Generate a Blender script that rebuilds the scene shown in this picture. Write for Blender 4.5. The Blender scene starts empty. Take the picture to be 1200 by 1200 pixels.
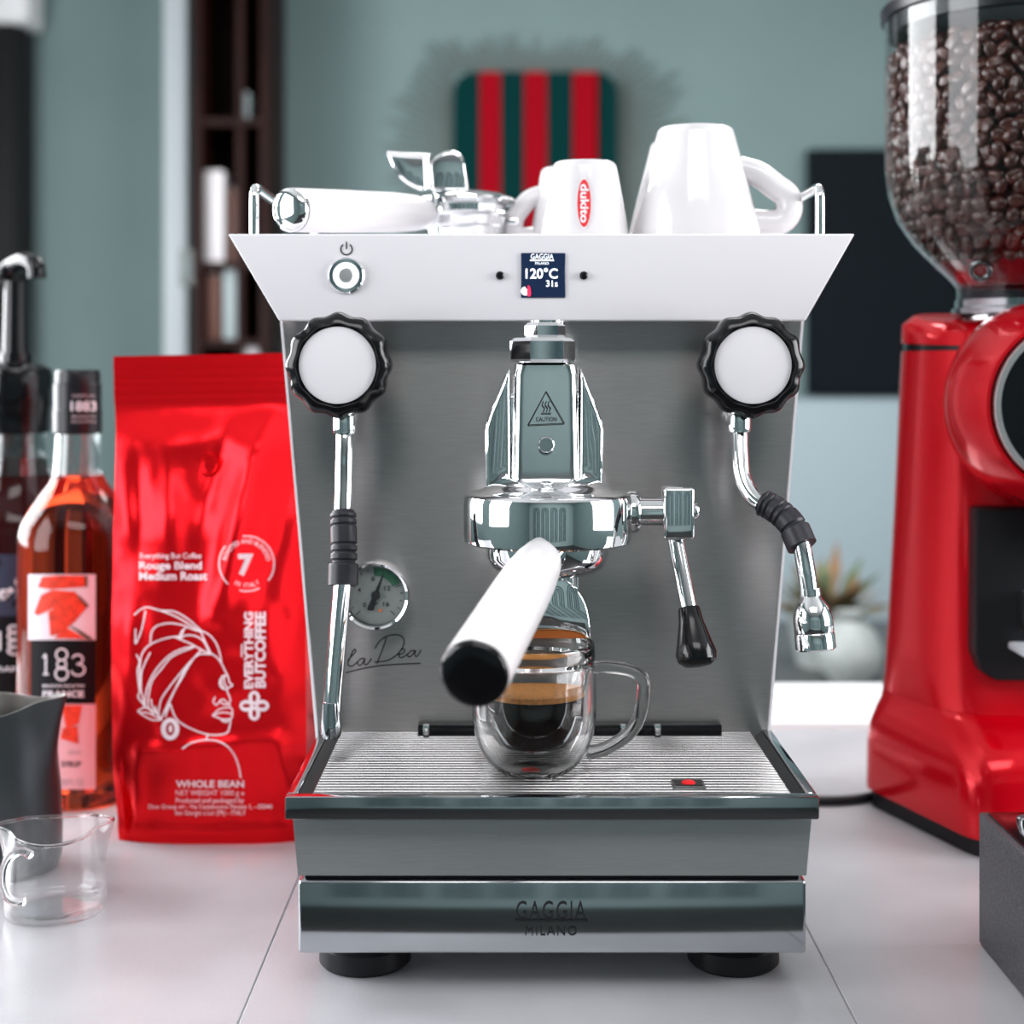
import bpy, bmesh, math, random
from mathutils import Vector, Matrix, noise, Quaternion

random.seed(7)
SC = bpy.context.scene
COL = SC.collection
PI = math.pi

# ------------------------------------------------------------------ camera
F, CZ, HY = 1740.0, 0.371, 430.0          # focal length in px (1200 px frame), eye height, horizon row


def W(px, py, D):
    """world point that lies at distance D and is seen at pixel (px, py)"""
    return Vector(((px - 600) * D / F, D, CZ - (py - HY) * D / F))


cam_d = bpy.data.cameras.new('camera')
cam = bpy.data.objects.new('camera', cam_d)
COL.objects.link(cam)
cam.location = (0, 0, CZ)
cam.rotation_euler = (PI / 2, 0, 0)
cam_d.sensor_width = 36
cam_d.lens = F / 1200 * 36
cam_d.shift_y = -(600 - HY) / 1200
cam_d.clip_start = 0.02
cam_d.dof.use_dof = True
cam_d.dof.focus_distance = 0.925
cam_d.dof.aperture_fstop = 4.6
SC.camera = cam

# ------------------------------------------------------------------ world, lights, exposure
wd = bpy.data.worlds.new('world')
SC.world = wd
wd.use_nodes = True
wd.node_tree.nodes['Background'].inputs[0].default_value = (0.75, 0.87, 1.0, 1)
wd.node_tree.nodes['Background'].inputs[1].default_value = 1.0
SC.view_settings.view_transform = 'Standard'
SC.view_settings.look = 'None'
SC.view_settings.gamma = 1
SC.view_settings.exposure = 0.42
SC.view_settings.use_curve_mapping = False
try:
    SC.cycles.use_denoising = True
    SC.cycles.max_bounces = 14
    SC.cycles.transmission_bounces = 12
    SC.cycles.transparent_max_bounces = 24
    SC.cycles.sample_clamp_indirect = 6
except Exception:
    pass


def area(name, loc, target, sx, sy, power, col=(1, 1, 1)):
    d = bpy.data.lights.new(name, 'AREA')
    d.shape = 'RECTANGLE'
    d.size, d.size_y, d.energy, d.color = sx, sy, power, col
    o = bpy.data.objects.new(name, d)
    COL.objects.link(o)
    o.location = loc
    v = Vector(target) - Vector(loc)
    o.rotation_euler = v.to_track_quat('-Z', 'Y').to_euler()
    return o


# daylight standing in the room's window openings
area('daylight_window_left', (-1.68, 1.9, 0.80), (0.5, 1.9, 0.55), 1.3, 1.3, 58, (0.97, 0.98, 1.0))
area('daylight_window_left_front', (-1.68, 0.25, 0.78), (0.5, 0.25, 0.6), 1.1, 1.3, 24, (0.98, 0.98, 1.0))
area('daylight_window_right', (2.28, 0.45, 0.75), (0, 0.45, 0.65), 1.5, 1.5, 56, (1.0, 0.98, 0.99))
area('fill_light_front', (0.1, -0.55, 1.72), (0.1, -0.55, 0), 1.4, 0.8, 15, (1, 0.97, 0.98))  # added fill from above to brighten the machine's white panel, not a room fitting
area('fill_light_rear', (0.5, 2.1, 1.72), (0.5, 2.1, 0), 1.2, 0.6, 26, (1, 0.98, 0.97))  # added rear fill that lifts the counter behind the machine


# ------------------------------------------------------------------ materials
MATS = {}


def mat(name, col=(0.8, 0.8, 0.8), rough=0.5, metal=0.0, trans=0.0, ior=1.45, coat=0.0, spec=0.5,
        emit=None, estr=0.0, noise_amt=0.0, noise_scale=50, bump=0.0, bump_scale=200, stretch=None, aniso=0.0):
    m = bpy.data.materials.new(name)
    MATS[name] = m
    m.use_nodes = True
    nt = m.node_tree
    b = nt.nodes['Principled BSDF']
    b.inputs['Base Color'].default_value = (*col, 1)
    b.inputs['Roughness'].default_value = rough
    b.inputs['Metallic'].default_value = metal
    b.inputs['Transmission Weight'].default_value = trans
    b.inputs['IOR'].default_value = ior
    b.inputs['Coat Weight'].default_value = coat
    b.inputs['Coat Roughness'].default_value = 0.05
    b.inputs['Specular IOR Level'].default_value = spec
    if emit:
        b.inputs['Emission Color'].default_value = (*emit, 1)
        b.inputs['Emission Strength'].default_value = estr
    tc = nt.nodes.new('ShaderNodeTexCoord')
    mp = nt.nodes.new('ShaderNodeMapping')
    nt.links.new(tc.outputs['Object'], mp.inputs[0])
    if stretch:
        mp.inputs['Scale'].default_value = stretch
    if noise_amt > 0:
        n = nt.nodes.new('ShaderNodeTexNoise')
        n.inputs['Scale'].default_value = noise_scale
        n.inputs['Detail'].default_value = 6
        nt.links.new(mp.outputs[0], n.inputs['Vector'])
        r = nt.nodes.new('ShaderNodeValToRGB')
        k = noise_amt
        r.color_ramp.elements[0].position = 0.3
        r.color_ramp.elements[1].position = 0.7
        r.color_ramp.elements[0].color = (*[max(0, c * (1 - k)) for c in col], 1)
        r.color_ramp.elements[1].color = (*[min(1, c * (1 + k)) for c in col], 1)
        nt.links.new(n.outputs['Fac'], r.inputs[0])
        nt.links.new(r.outputs[0], b.inputs['Base Color'])
    if bump > 0:
        n2 = nt.nodes.new('ShaderNodeTexNoise')
        n2.inputs['Scale'].default_value = bump_scale
        n2.inputs['Detail'].default_value = 4
        nt.links.new(mp.outputs[0], n2.inputs['Vector'])
        bp = nt.nodes.new('ShaderNodeBump')
        bp.inputs['Strength'].default_value = bump
        bp.inputs['Distance'].default_value = 0.001
        nt.links.new(n2.outputs['Fac'], bp.inputs['Height'])
        nt.links.new(bp.outputs[0], b.inputs['Normal'])
    if aniso:
        t = nt.nodes.new('ShaderNodeTangent')
        t.direction_type = 'RADIAL'
        t.axis = 'Z'
        nt.links.new(t.outputs[0], b.inputs['Tangent'])
        b.inputs['Anisotropic'].default_value = abs(aniso)
        b.inputs['Anisotropic Rotation'].default_value = 0.0 if aniso > 0 else 0.25
    return m


def thin_glass(name, tint=(1, 1, 1), rough=0.0, ior=1.5, gloss=1.0):
    """a clear thin wall: light passes straight, the surface mirrors by Fresnel"""
    m = bpy.data.materials.new(name)
    MATS[name] = m
    m.use_nodes = True
    nt = m.node_tree
    for n in list(nt.nodes):
        nt.nodes.remove(n)
    out = nt.nodes.new('ShaderNodeOutputMaterial')
    mix = nt.nodes.new('ShaderNodeMixShader')
    tr = nt.nodes.new('ShaderNodeBsdfTransparent')
    gl = nt.nodes.new('ShaderNodeBsdfGlossy')
    lw_ = nt.nodes.new('ShaderNodeLayerWeight')
    pw = nt.nodes.new('ShaderNodeMath')
    pw.operation = 'POWER'
    pw.inputs[1].default_value = 4.0
    fr = nt.nodes.new('ShaderNodeMath')
    fr.operation = 'MULTIPLY_ADD'
    f0 = ((ior - 1) / (ior + 1)) ** 2
    fr.inputs[1].default_value = 1 - f0
    fr.inputs[2].default_value = f0
    nt.links.new(lw_.outputs['Facing'], pw.inputs[0])
    nt.links.new(pw.outputs[0], fr.inputs[0])
    tr.inputs[0].default_value = (*tint, 1)
    gl.inputs[0].default_value = (gloss, gloss, gloss, 1)
    gl.inputs['Roughness'].default_value = rough
    nt.links.new(fr.outputs[0], mix.inputs[0])
    nt.links.new(tr.outputs[0], mix.inputs[1])
    nt.links.new(gl.outputs[0], mix.inputs[2])
    nt.links.new(mix.outputs[0], out.inputs[0])
    return m


mat('chrome', (0.86, 0.87, 0.88), 0.04, 1.0)
mat('polished_steel', (0.50, 0.52, 0.54), 0.10, 1.0)
mat('brushed_steel', (0.40, 0.385, 0.38), 0.34, 1.0, noise_amt=0.10, noise_scale=60, stretch=(1, 1, 45), aniso=-0.85)
mat('satin_steel', (0.60, 0.60, 0.60), 0.42, 1.0, noise_amt=0.06, noise_scale=60, stretch=(1, 1, 40), aniso=-0.6)
mat('slat_steel', (0.40, 0.40, 0.40), 0.22, 1.0)
mat('dark_steel', (0.10, 0.105, 0.11), 0.35, 1.0)
mat('white_paint', (0.78, 0.76, 0.79), 0.32, coat=0.2)
mat('white_handle', (0.70, 0.68, 0.69), 0.30, coat=0.3)
mat('black_plastic', (0.004, 0.004, 0.005), 0.16, spec=0.45)
mat('black_rubber', (0.010, 0.010, 0.012), 0.45, spec=0.3)
mat('grey_rubber', (0.020, 0.020, 0.026), 0.42, spec=0.4)
mat('porcelain', (0.74, 0.72, 0.73), 0.12, coat=0.4)
mat('screen', (0.006, 0.016, 0.05), 0.25, emit=(0.006, 0.015, 0.05), estr=0.3)
mat('screen_white', (0.9, 0.93, 1), 0.5, emit=(0.9, 0.95, 1), estr=0.9)
mat('screen_red', (0.8, 0.02, 0.08), 0.5, emit=(0.8, 0.02, 0.07), estr=0.7)
mat('button_glow', (0.95, 0.97, 1), 0.4, emit=(0.95, 0.98, 1), estr=0.8)
mat('print_black', (0.012, 0.012, 0.014), 0.5)
mat('print_white', (0.82, 0.78, 0.82), 0.5)
mat('print_grey', (0.35, 0.30, 0.32), 0.5)
mat('print_red', (0.72, 0.015, 0.02), 0.35)
mat('dial_face', (0.26, 0.28, 0.27), 0.4)
mat('dial_green', (0.03, 0.12, 0.07), 0.5)
mat('dial_orange', (0.75, 0.16, 0.05), 0.5)
mat('coffee', (0.012, 0.003, 0.002), 0.3, spec=0.0)
mat('crema', (0.62, 0.26, 0.06), 0.4, noise_amt=0.25, noise_scale=400)
mat('coffee_stream', (0.30, 0.085, 0.02), 0.2)
mat('bag_foil', (0.86, 0.006, 0.012), 0.25, 0.70, spec=0.3, bump=0.25, bump_scale=70)
mat('bag_print', (0.80, 0.66, 0.70), 0.45)
mat('grinder_red', (0.68, 0.001, 0.010), 0.16, 0.30, coat=0.2, spec=0.3)
mat('shutter_red', (0.16, 0.006, 0.012), 0.25, coat=0.5)
mat('bean', (0.050, 0.012, 0.007), 0.32, noise_amt=0.55, noise_scale=70, coat=0.2)
mat('bean_core', (0.02, 0.007, 0.005), 0.6)
mat('box_metal', (0.10, 0.10, 0.11), 0.42, 0.6, noise_amt=0.6, noise_scale=900, bump=0.35, bump_scale=900)
mat('pitcher_metal', (0.075, 0.08, 0.085), 0.36, 0.75, bump=0.06, bump_scale=900)
mat('pitcher_inside', (0.6, 0.6, 0.58), 0.3, 1.0)
mat('syrup_red', (1.0, 0.085, 0.022), 0.0, trans=1.0, ior=1.36)
mat('syrup_dark', (0.045, 0.006, 0.006), 0.05, trans=0.4, ior=1.36)
mat('cap_black', (0.010, 0.010, 0.013), 0.30, spec=0.4)
mat('label_white', (0.80, 0.70, 0.76), 0.5)
mat('label_pink', (0.80, 0.42, 0.45), 0.5)
mat('label_black', (0.006, 0.005, 0.006), 0.5, spec=0.2)
mat('melon', (0.80, 0.05, 0.02), 0.5, noise_amt=0.3, noise_scale=150)
mat('melon_rind', (0.05, 0.07, 0.03), 0.5)
mat('berry', (0.03, 0.035, 0.07), 0.5)
mat('tile', (0.40, 0.40, 0.42), 0.30, noise_amt=0.10, noise_scale=9, bump=0.12, bump_scale=350)
mat('grout', (0.33, 0.32, 0.32), 0.8)
mat('island_wood', (0.05, 0.05, 0.055), 0.5, noise_amt=0.2, noise_scale=20)
mat('wall_teal', (0.175, 0.25, 0.25), 0.8, noise_amt=0.03, noise_scale=4)
mat('wall_pale_teal', (0.34, 0.45, 0.45), 0.8, noise_amt=0.03, noise_scale=4)
mat('wall_teal_dark', (0.02, 0.06, 0.075), 0.7)
mat('ceiling_white', (0.45, 0.46, 0.46), 0.9)
mat('floor_dark', (0.035, 0.032, 0.032), 0.4, noise_amt=0.3, noise_scale=6, stretch=(1, 8, 1))
mat('trim_white', (0.70, 0.76, 0.80), 0.5)
mat('shelf_wood', (0.018, 0.005, 0.004), 0.5, spec=0.15, noise_amt=0.4, noise_scale=12, stretch=(6, 6, 0.6))
mat('book_white', (0.75, 0.72, 0.74), 0.6)
mat('book_grey', (0.35, 0.42, 0.43), 0.6)
mat('book_brown', (0.12, 0.05, 0.035), 0.6)
mat('felt_green', (0.002, 0.030, 0.030), 0.9, spec=0.05)
mat('felt_red', (0.30, 0.003, 0.010), 0.9, spec=0.05)
mat('raffia', (0.13, 0.14, 0.12), 0.8)
mat('tv_black', (0.004, 0.007, 0.010), 0.6, spec=0.1)
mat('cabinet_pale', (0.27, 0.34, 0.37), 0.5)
mat('cabinet_dark', (0.012, 0.012, 0.013), 0.5, spec=0.2)
mat('unit_white', (0.92, 0.92, 0.93), 0.4)
mat('table_white', (0.88, 0.88, 0.90), 0.35)
mat('table_dark', (0.06, 0.065, 0.065), 0.4)
mat('leaf_green', (0.10, 0.14, 0.07), 0.6, noise_amt=0.4, noise_scale=30)
mat('leaf_brown', (0.16, 0.09, 0.04), 0.7, noise_amt=0.4, noise_scale=30)
mat('pot_pale', (0.30, 0.33, 0.32), 0.5)
mat('cushion', (0.30, 0.35, 0.33), 0.8, noise_amt=0.2, noise_scale=20)
thin_glass('hopper_clear', (0.93, 0.95, 0.95), 0.02, 1.45)
thin_glass('jug_clear', (0.97, 0.98, 0.98), 0.0, 1.6)
thin_glass('neck_clear', (0.88, 0.90, 0.90), 0.0, 1.6)
thin_glass('dial_glass', (0.95, 0.96, 0.96), 0.02, 1.4)
mat('mug_glass', (1, 1, 1), 0.0, trans=1.0, ior=1.42)


# ------------------------------------------------------------------ object helpers
def tag(o, label=None, cat=None, group=None, kind=None):
    if label:
        o['label'] = label
    if cat:
        o['category'] = cat
    if group:
        o['group'] = group
    if kind:
        o['kind'] = kind
    return o


def empty(name, loc, label=None, cat=None, group=None):
    o = bpy.data.objects.new(name, None)
    o.empty_display_size = 0.02
    COL.objects.link(o)
    o.location = loc
    return tag(o, label, cat, group)


def world_loc(o):
    v = Vector(o.location)
    return v


def link(name, me, m, parent=None):
    o = bpy.data.objects.new(name, me)
    COL.objects.link(o)
    if m is not None:
        if len(me.materials) == 0:
            me.materials.append(MATS[m])
    if parent is not None:
        o.parent = parent
        root = parent
        while root.parent is not None:
            root = root.parent
        if root.type == 'EMPTY' and parent is root:
            o.matrix_parent_inverse = Matrix.Translation(-Vector(root.location))
    return o


def finish(name, bm, m, parent=None, M=None, ang=38, flat=False):
    if M is not None:
        bm.transform(M)
    bmesh.ops.remove_doubles(bm, verts=bm.verts, dist=1e-6)
    bmesh.ops.recalc_face_normals(bm, faces=bm.faces)
    a = math.radians(ang)
    for f in bm.faces:
        f.smooth = not flat
    for e in bm.edges:
        if len(e.link_faces) == 2 and e.calc_face_angle(0) > a:
            e.smooth = False
    me = bpy.data.meshes.new(name)
    bm.to_mesh(me)
    bm.free()
    return link(name, me, m, parent)


def bm_box(lo, hi, bevel=0.0, seg=2, bm=None):
    bm = bm or bmesh.new()
    r = bmesh.ops.create_cube(bm, size=1.0)
    vs = r['verts']
    lo, hi = Vector(lo), Vector(hi)
    for v in vs:
        v.co = Vector([lo[i] + (v.co[i] + 0.5) * (hi[i] - lo[i]) for i in range(3)])
    if bevel > 0:
        es = list({e for v in vs for e in v.link_edges})
        bmesh.ops.bevel(bm, geom=es, offset=bevel, segments=seg, profile=0.5, affect='EDGES')
    return bm


def box(name, lo, hi, m, parent=None, bevel=0.0, seg=2, M=None):
    return finish(name, bm_box(lo, hi, bevel, seg), m, parent, M)


def bm_loft(rings, cap=True, closed=False):
    bm = bmesh.new()
    vs = [[bm.verts.new(p) for p in r] for r in rings]
    n = len(rings[0])
    k = len(rings)
    for i in range(k if closed else k - 1):
        for j in range(n):
            bm.faces.new((vs[i][j], vs[i][(j + 1) % n], vs[(i + 1) % k][(j + 1) % n], vs[(i + 1) % k][j]))
    if cap and not closed:
        bm.faces.new(vs[0][::-1])
        bm.faces.new(vs[-1])
    return bm


def loft(name, rings, m, parent=None, cap=True, closed=False, M=None, ang=38):
    return finish(name, bm_loft(rings, cap, closed), m, parent, M, ang)


def bm_lathe(prof, n=48, c=(0, 0, 0)):
    """profile of (r, z); r = 0 ends are closed to a point"""
    bm = bmesh.new()
    c = Vector(c)
    rows = []
    for r, z in prof:
        if r <= 1e-7:
            rows.append([bm.verts.new(c + Vector((0, 0, z)))])
        else:
            rows.append([bm.verts.new(c + Vector((r * math.cos(2 * PI * j / n), r * math.sin(2 * PI * j / n), z))) for j in range(n)])
    for a, b in zip(rows, rows[1:]):
        for j in range(n):
            j2 = (j + 1) % n
            if len(a) == 1 and len(b) == 1:
                continue
            if len(a) == 1:
                bm.faces.new((a[0], b[j], b[j2]))
            elif len(b) == 1:
                bm.faces.new((a[j], a[j2], b[0]))
            else:
                bm.faces.new((a[j], a[j2], b[j2], b[j]))
    return bm


def lathe(name, prof, c, m, parent=None, n=48, axis=None, ang=38):
    """lathe about z; axis (a direction) turns z towards it"""
    bm = bm_lathe(prof, n)
    M = Matrix.Translation(Vector(c))
    if axis is not None:
        M = M @ Vector(axis).to_track_quat('Z', 'Y').to_matrix().to_4x4()
    return finish(name, bm, m, parent, M, ang)


def spline(pts, k=8, closed=False):
    pts = [Vector(p) for p in pts]
    n = len(pts)
    out = []
    rng = n if closed else n - 1
    for i in range(rng):
        if closed:
            p0, p1, p2, p3 = pts[(i - 1) % n], pts[i], pts[(i + 1) % n], pts[(i + 2) % n]
        else:
            p1, p2 = pts[i], pts[i + 1]
            p0 = pts[i - 1] if i > 0 else p1 * 2 - p2
            p3 = pts[i + 2] if i + 2 < n else p2 * 2 - p1
        for s in range(k):
            t = s / k
            out.append(0.5 * ((2 * p1) + (p2 - p0) * t + (2 * p0 - 5 * p1 + 4 * p2 - p3) * t * t + (3 * p1 - p0 - 3 * p2 + p3) * t ** 3))
    if not closed:
        out.append(pts[-1].copy())
    return out


def tube_rings(pts, rad, n=14):
    pts = [Vector(p) for p in pts]
    if not isinstance(rad, (list, tuple)):
        rad = [rad] * len(pts)
    rings = []
    t0 = (pts[1] - pts[0]).normalized()
    nrm = t0.orthogonal().normalized()
    for i, p in enumerate(pts):
        if i == 0:
            t = t0
        elif i == len(pts) - 1:
            t = (pts[i] - pts[i - 1]).normalized()
        else:
            t = ((pts[i + 1] - pts[i]).normalized() + (pts[i] - pts[i - 1]).normalized()).normalized()
        nrm = (nrm - t * nrm.dot(t)).normalized()
        b = t.cross(nrm)
        rings.append([p + (nrm * math.cos(2 * PI * j / n) + b * math.sin(2 * PI * j / n)) * rad[i] for j in range(n)])
    return rings


def tube(name, pts, rad, m, parent=None, n=14, ang=38):
    return loft(name, tube_rings(pts, rad, n), m, parent, ang=ang)


def bm_prism(poly, y0, y1, bevel=0.0, seg=2):
    """poly of (x, z) extruded along y"""
    bm = bmesh.new()
    a = [bm.verts.new((x, y0, z)) for x, z in poly]
    b = [bm.verts.new((x, y1, z)) for x, z in poly]
    n = len(poly)
    bm.faces.new(a)
    bm.faces.new(b[::-1])
    for i in range(n):
        bm.faces.new((a[i], b[i], b[(i + 1) % n], a[(i + 1) % n]))
    if bevel > 0:
        bmesh.ops.recalc_face_normals(bm, faces=bm.faces)
        bmesh.ops.bevel(bm, geom=list(bm.edges), offset=bevel, segments=seg, profile=0.5, affect='EDGES')
    return bm


def prism(name, poly, y0, y1, m, parent=None, bevel=0.0, seg=2, M=None, ang=38):
    return finish(name, bm_prism(poly, y0, y1, bevel, seg), m, parent, M, ang)


def rring(hw, hd, r, z, c=(0, 0), n=6):
    """rounded rectangle ring in xy at height z"""
    r = min(r, hw, hd)
    out = []
    for (sx, sy, a0) in ((1, 1, 0), (-1, 1, PI / 2), (-1, -1, PI), (1, -1, 1.5 * PI)):
        for k in range(n + 1):
            a = a0 + k / n * PI / 2
            out.append(Vector((c[0] + sx * (hw - r) + r * math.cos(a), c[1] + sy * (hd - r) + r * math.sin(a), z)))
    return out


def raw(name, verts, faces, m, parent=None):
    me = bpy.data.meshes.new(name)
    me.from_pydata([tuple(v) for v in verts], [], faces)
    me.update()
    return link(name, me, m, parent)


_text_cache = {}


def text_geo(s, bold=0.0, shear=0.0, space=1.0):
    key = (s, bold, shear, space)
    if key not in _text_cache:
        cu = bpy.data.curves.new('t', 'FONT')
        cu.body = s
        cu.size = 1.0
        cu.offset = bold
        cu.shear = shear
        cu.space_character = space
        cu.resolution_u = 3
        ob = bpy.data.objects.new('t', cu)
        COL.objects.link(ob)
        dg = bpy.context.evaluated_depsgraph_get()
        me = bpy.data.meshes.new_from_object(ob.evaluated_get(dg))
        v = [(p.co.x, p.co.y) for p in me.vertices]
        f = [tuple(p.vertices) for p in me.polygons]
        bpy.data.objects.remove(ob)
        bpy.data.curves.remove(cu)
        bpy.data.meshes.remove(me)
        x0, x1 = min(a for a, _ in v), max(a for a, _ in v)
        y0, y1 = min(b for _, b in v), max(b for _, b in v)
        v = [((a - x0) / (x1 - x0), (b - y0) / (y1 - y0)) for a, b in v]
        _text_cache[key] = (v, f)
    return _text_cache[key]


def lettering(s, fn, x0, y0, x1, y1, m, parent, bold=0.02, rot=0, name='lettering', shear=0.0, space=1.0, arc=None):
    """text filling the pixel box x0,y0 (top left) to x1,y1 (bottom right); fn maps a pixel to the surface.
    rot 90 reads upwards, -90 downwards"""
    v, f = text_geo(s, bold, shear, space)
    out = []
    for a, b in v:
        if arc is not None:                     # (cx, cy, r_in, r_out, a0, a1) degrees clockwise from up
            cx, cy, ri, ro, a0, a1 = arc
            th = math.radians(a0 + (a1 - a0) * a)
            rr = ri + (ro - ri) * b
            out.append(fn(cx + rr * math.sin(th), cy - rr * math.cos(th)))
        elif rot == 0:
            out.append(fn(x0 + (x1 - x0) * a, y1 + (y0 - y1) * b))
        elif rot == 90:
            out.append(fn(x1 + (x0 - x1) * b, y1 + (y0 - y1) * a))
        else:
            out.append(fn(x0 + (x1 - x0) * b, y0 + (y1 - y0) * a))
    return raw(name, out, f, m, parent)


def ribbons(name, strokes, width, fn, m, parent, k=6):
    """flat painted strokes; every stroke a list of pixels"""
    V, Fc = [], []
    for st in strokes:
        closed = False
        pts = spline([(p[0], p[1], 0) for p in st], k) if len(st) > 2 else [Vector((p[0], p[1], 0)) for p in st]
        base = len(V)
        for i, p in enumerate(pts):
            t = (pts[min(i + 1, len(pts) - 1)] - pts[max(i - 1, 0)])
            if t.length < 1e-6:
                t = Vector((1, 0, 0))
            t.normalize()
            nn = Vector((-t.y, t.x, 0)) * width / 2
            V.append(fn(p.x + nn.x, p.y + nn.y))
            V.append(fn(p.x - nn.x, p.y - nn.y))
        for i in range(len(pts) - 1):
            a = base + 2 * i
            Fc.append((a, a + 1, a + 3, a + 2))
    return raw(name, V, Fc, m, parent)


def patch(name, poly, fn, m, parent, holes=None):
    """filled pixel polygon, cut fine enough to follow the surface"""
    bm = bmesh.new()
    bm.faces.new([bm.verts.new((x, y, 0)) for x, y in poly])
    bmesh.ops.triangulate(bm, faces=bm.faces)
    for _ in range(3):
        es = [e for e in bm.edges if e.calc_length() > 4]
        if not es:
            break
        bmesh.ops.subdivide_edges(bm, edges=es, cuts=1)
        bmesh.ops.triangulate(bm, faces=bm.faces)
    for v in bm.verts:
        v.co = fn(v.co.x, v.co.y)
    me = bpy.data.meshes.new(name)
    bm.to_mesh(me)
    bm.free()
    return link(name, me, m, parent)


def grid_patch(name, x0, y0, x1, y1, fn, m, parent, nx=12, ny=4):
    V = [fn(x0 + (x1 - x0) * i / nx, y0 + (y1 - y0) * j / ny) for j in range(ny + 1) for i in range(nx + 1)]
    Fc = [(j * (nx + 1) + i, j * (nx + 1) + i + 1, (j + 1) * (nx + 1) + i + 1, (j + 1) * (nx + 1) + i) for j in range(ny) for i in range(nx)]
    o = raw(name, V, Fc, m, parent)
    for p in o.data.polygons:
        p.use_smooth = True
    return o


def circ(cx, cy, r, n=24, ry=None):
    ry = ry or r
    return [(cx + r * math.cos(2 * PI * i / n), cy + ry * math.sin(2 * PI * i / n)) for i in range(n)]


def plane_map(D):
    return lambda x, y: W(x, y, D)


def ring_patch(name, cx, cy, r0, r1, fn, m, parent, a0=0, a1=360, n=36):
    V, Fc = [], []
    for i in range(n + 1):
        th = math.radians(a0 + (a1 - a0) * i / n)
        for r in (r0, r1):
            V.append(fn(cx + r * math.sin(th), cy - r * math.cos(th)))
    for i in range(n):
        Fc.append((2 * i, 2 * i + 1, 2 * i + 3, 2 * i + 2))
    return raw(name, V, Fc, m, parent)


# ================================================================== THE SETTING
FZ, CEIL = -0.95, 1.78
XL, XR, YB, YF = -1.75, 2.35, 4.05, -2.7


def struct(name, lo, hi, m, parent=None, bevel=0):
    o = box(name, lo, hi, m, parent, bevel)
    if parent is None:
        tag(o, kind='structure')
    return o


struct('floor', (XL - .1, YF - .1, FZ - .1), (XR + .1, YB + .1, FZ), 'floor_dark')
struct('ceiling', (XL - .1, YF - .1, CEIL), (XR + .1, YB + .1, CEIL + .1), 'ceiling_white')
struct('wall_back', (XL - .1, YB, FZ), (XR + .1, YB + .1, CEIL), 'wall_teal')
struct('wall_front', (XL - .1, YF - .1, FZ), (XR + .1, YF, CEIL), 'wall_pale_teal')


def wall_with_windows(name, x0, x1, wins, wz0, wz1):
    bm = bmesh.new()
    bm_box((x0, YF, FZ), (x1, YB, wz0), bm=bm)
    bm_box((x0, YF, wz1), (x1, YB, CEIL), bm=bm)
    y = YF
    for a, b in wins:
        bm_box((x0, y, wz0), (x1, a, wz1), bm=bm)
        y = b
    bm_box((x0, y, wz0), (x1, YB, wz1), bm=bm)
    return tag(finish(name, bm, 'wall_teal'), kind='structure')


LW = [(-0.30, 0.80), (1.25, 2.55)]
wall_with_windows('wall_left', XL - .1, XL, LW, 0.12, 1.45)
wall_with_windows('wall_right', XR, XR + .1, [(-0.30, 1.20)], 0.0, 1.5)
wn = 1
for (x, a, b, z0, z1) in ((XL - .05, -0.30, 0.80, .12, 1.45), (XL - .05, 1.25, 2.55, .12, 1.45), (XR + .05, -0.30, 1.20, 0.0, 1.5)):
    e = empty('window_%d' % wn, (x, (a + b) / 2, z0))
    tag(e, kind='structure')
    wn += 1
    t = .03
    bm = bmesh.new()
    for lo, hi in (((x - t, a, z0), (x + t, a + .05, z1)), ((x - t, b - .05, z0), (x + t, b, z1)),
                   ((x - t, a + .05, z0), (x + t, b - .05, z0 + .05)), ((x - t, a + .05, z1 - .05), (x + t, b - .05, z1))):
        bm_box(lo, hi, bm=bm)
    finish('window_frame', bm, 'trim_white', e)
    box('mullion', (x - t, (a + b) / 2 - .02, z0 + .05), (x + t, (a + b) / 2 + .02, z1 - .05), 'trim_white', e)
    box('pane', (x - .003, a + .05, z0 + .05), (x + .003, b - .05, z1 - .05), 'dial_glass', e)

# painted arches on the wall behind the camera (seen in the chrome)
for i in range(4):
    cx = -1.05 + i * 0.75
    e = empty('arch_relief', (cx, YF, FZ + .3), 'dark teal arch moulding on wall facing the counter, number %s from the left' % ['one', 'two', 'three', 'four'][i], 'wall decor', 'arches on the opposite wall')
    for r0, r1 in ((.30, .25), (.19, .14), (.09, .05)):
        poly = []
        for k in range(13):
            a = PI * k / 12
            poly.append((cx + r0 * math.cos(a), .75 + r0 * math.sin(a)))
        poly.append((cx - r0, FZ + .3))
        poly.append((cx - r1, FZ + .3))
        for k in range(12, -1, -1):
            a = PI * k / 12
            poly.append((cx + r1 * math.cos(a), .75 + r1 * math.sin(a)))
        poly.append((cx + r1, FZ + .3))
        poly.append((cx + r0, FZ + .3))
        prism('arch_band', poly, YF + .002, YF + .022, 'wall_teal_dark', e)

# white door frame on the back wall, with a small plate
tr = struct('trim_1', (W(196, 0, YB).x, YB - .05, FZ), (W(223, 0, YB).x, YB, CEIL - .01), 'trim_white', bevel=.004)
sw = empty('wall_switch', W(219, 330, YB - .05), 'small grey-green switch plate on the white door frame', 'switch')
p0, p1 = W(210, 335, YB - .062), W(229, 292, YB - .062)
box('plate', (p0.x, YB - .062, p0.z), (p1.x, YB - .0505, p1.z), 'pot_pale', sw, .003)
box('rocker', (p0.x + .01, YB - .066, p0.z + .03), (p1.x - .01, YB - .0615, p1.z - .03), 'book_grey', sw, .002)

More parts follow.
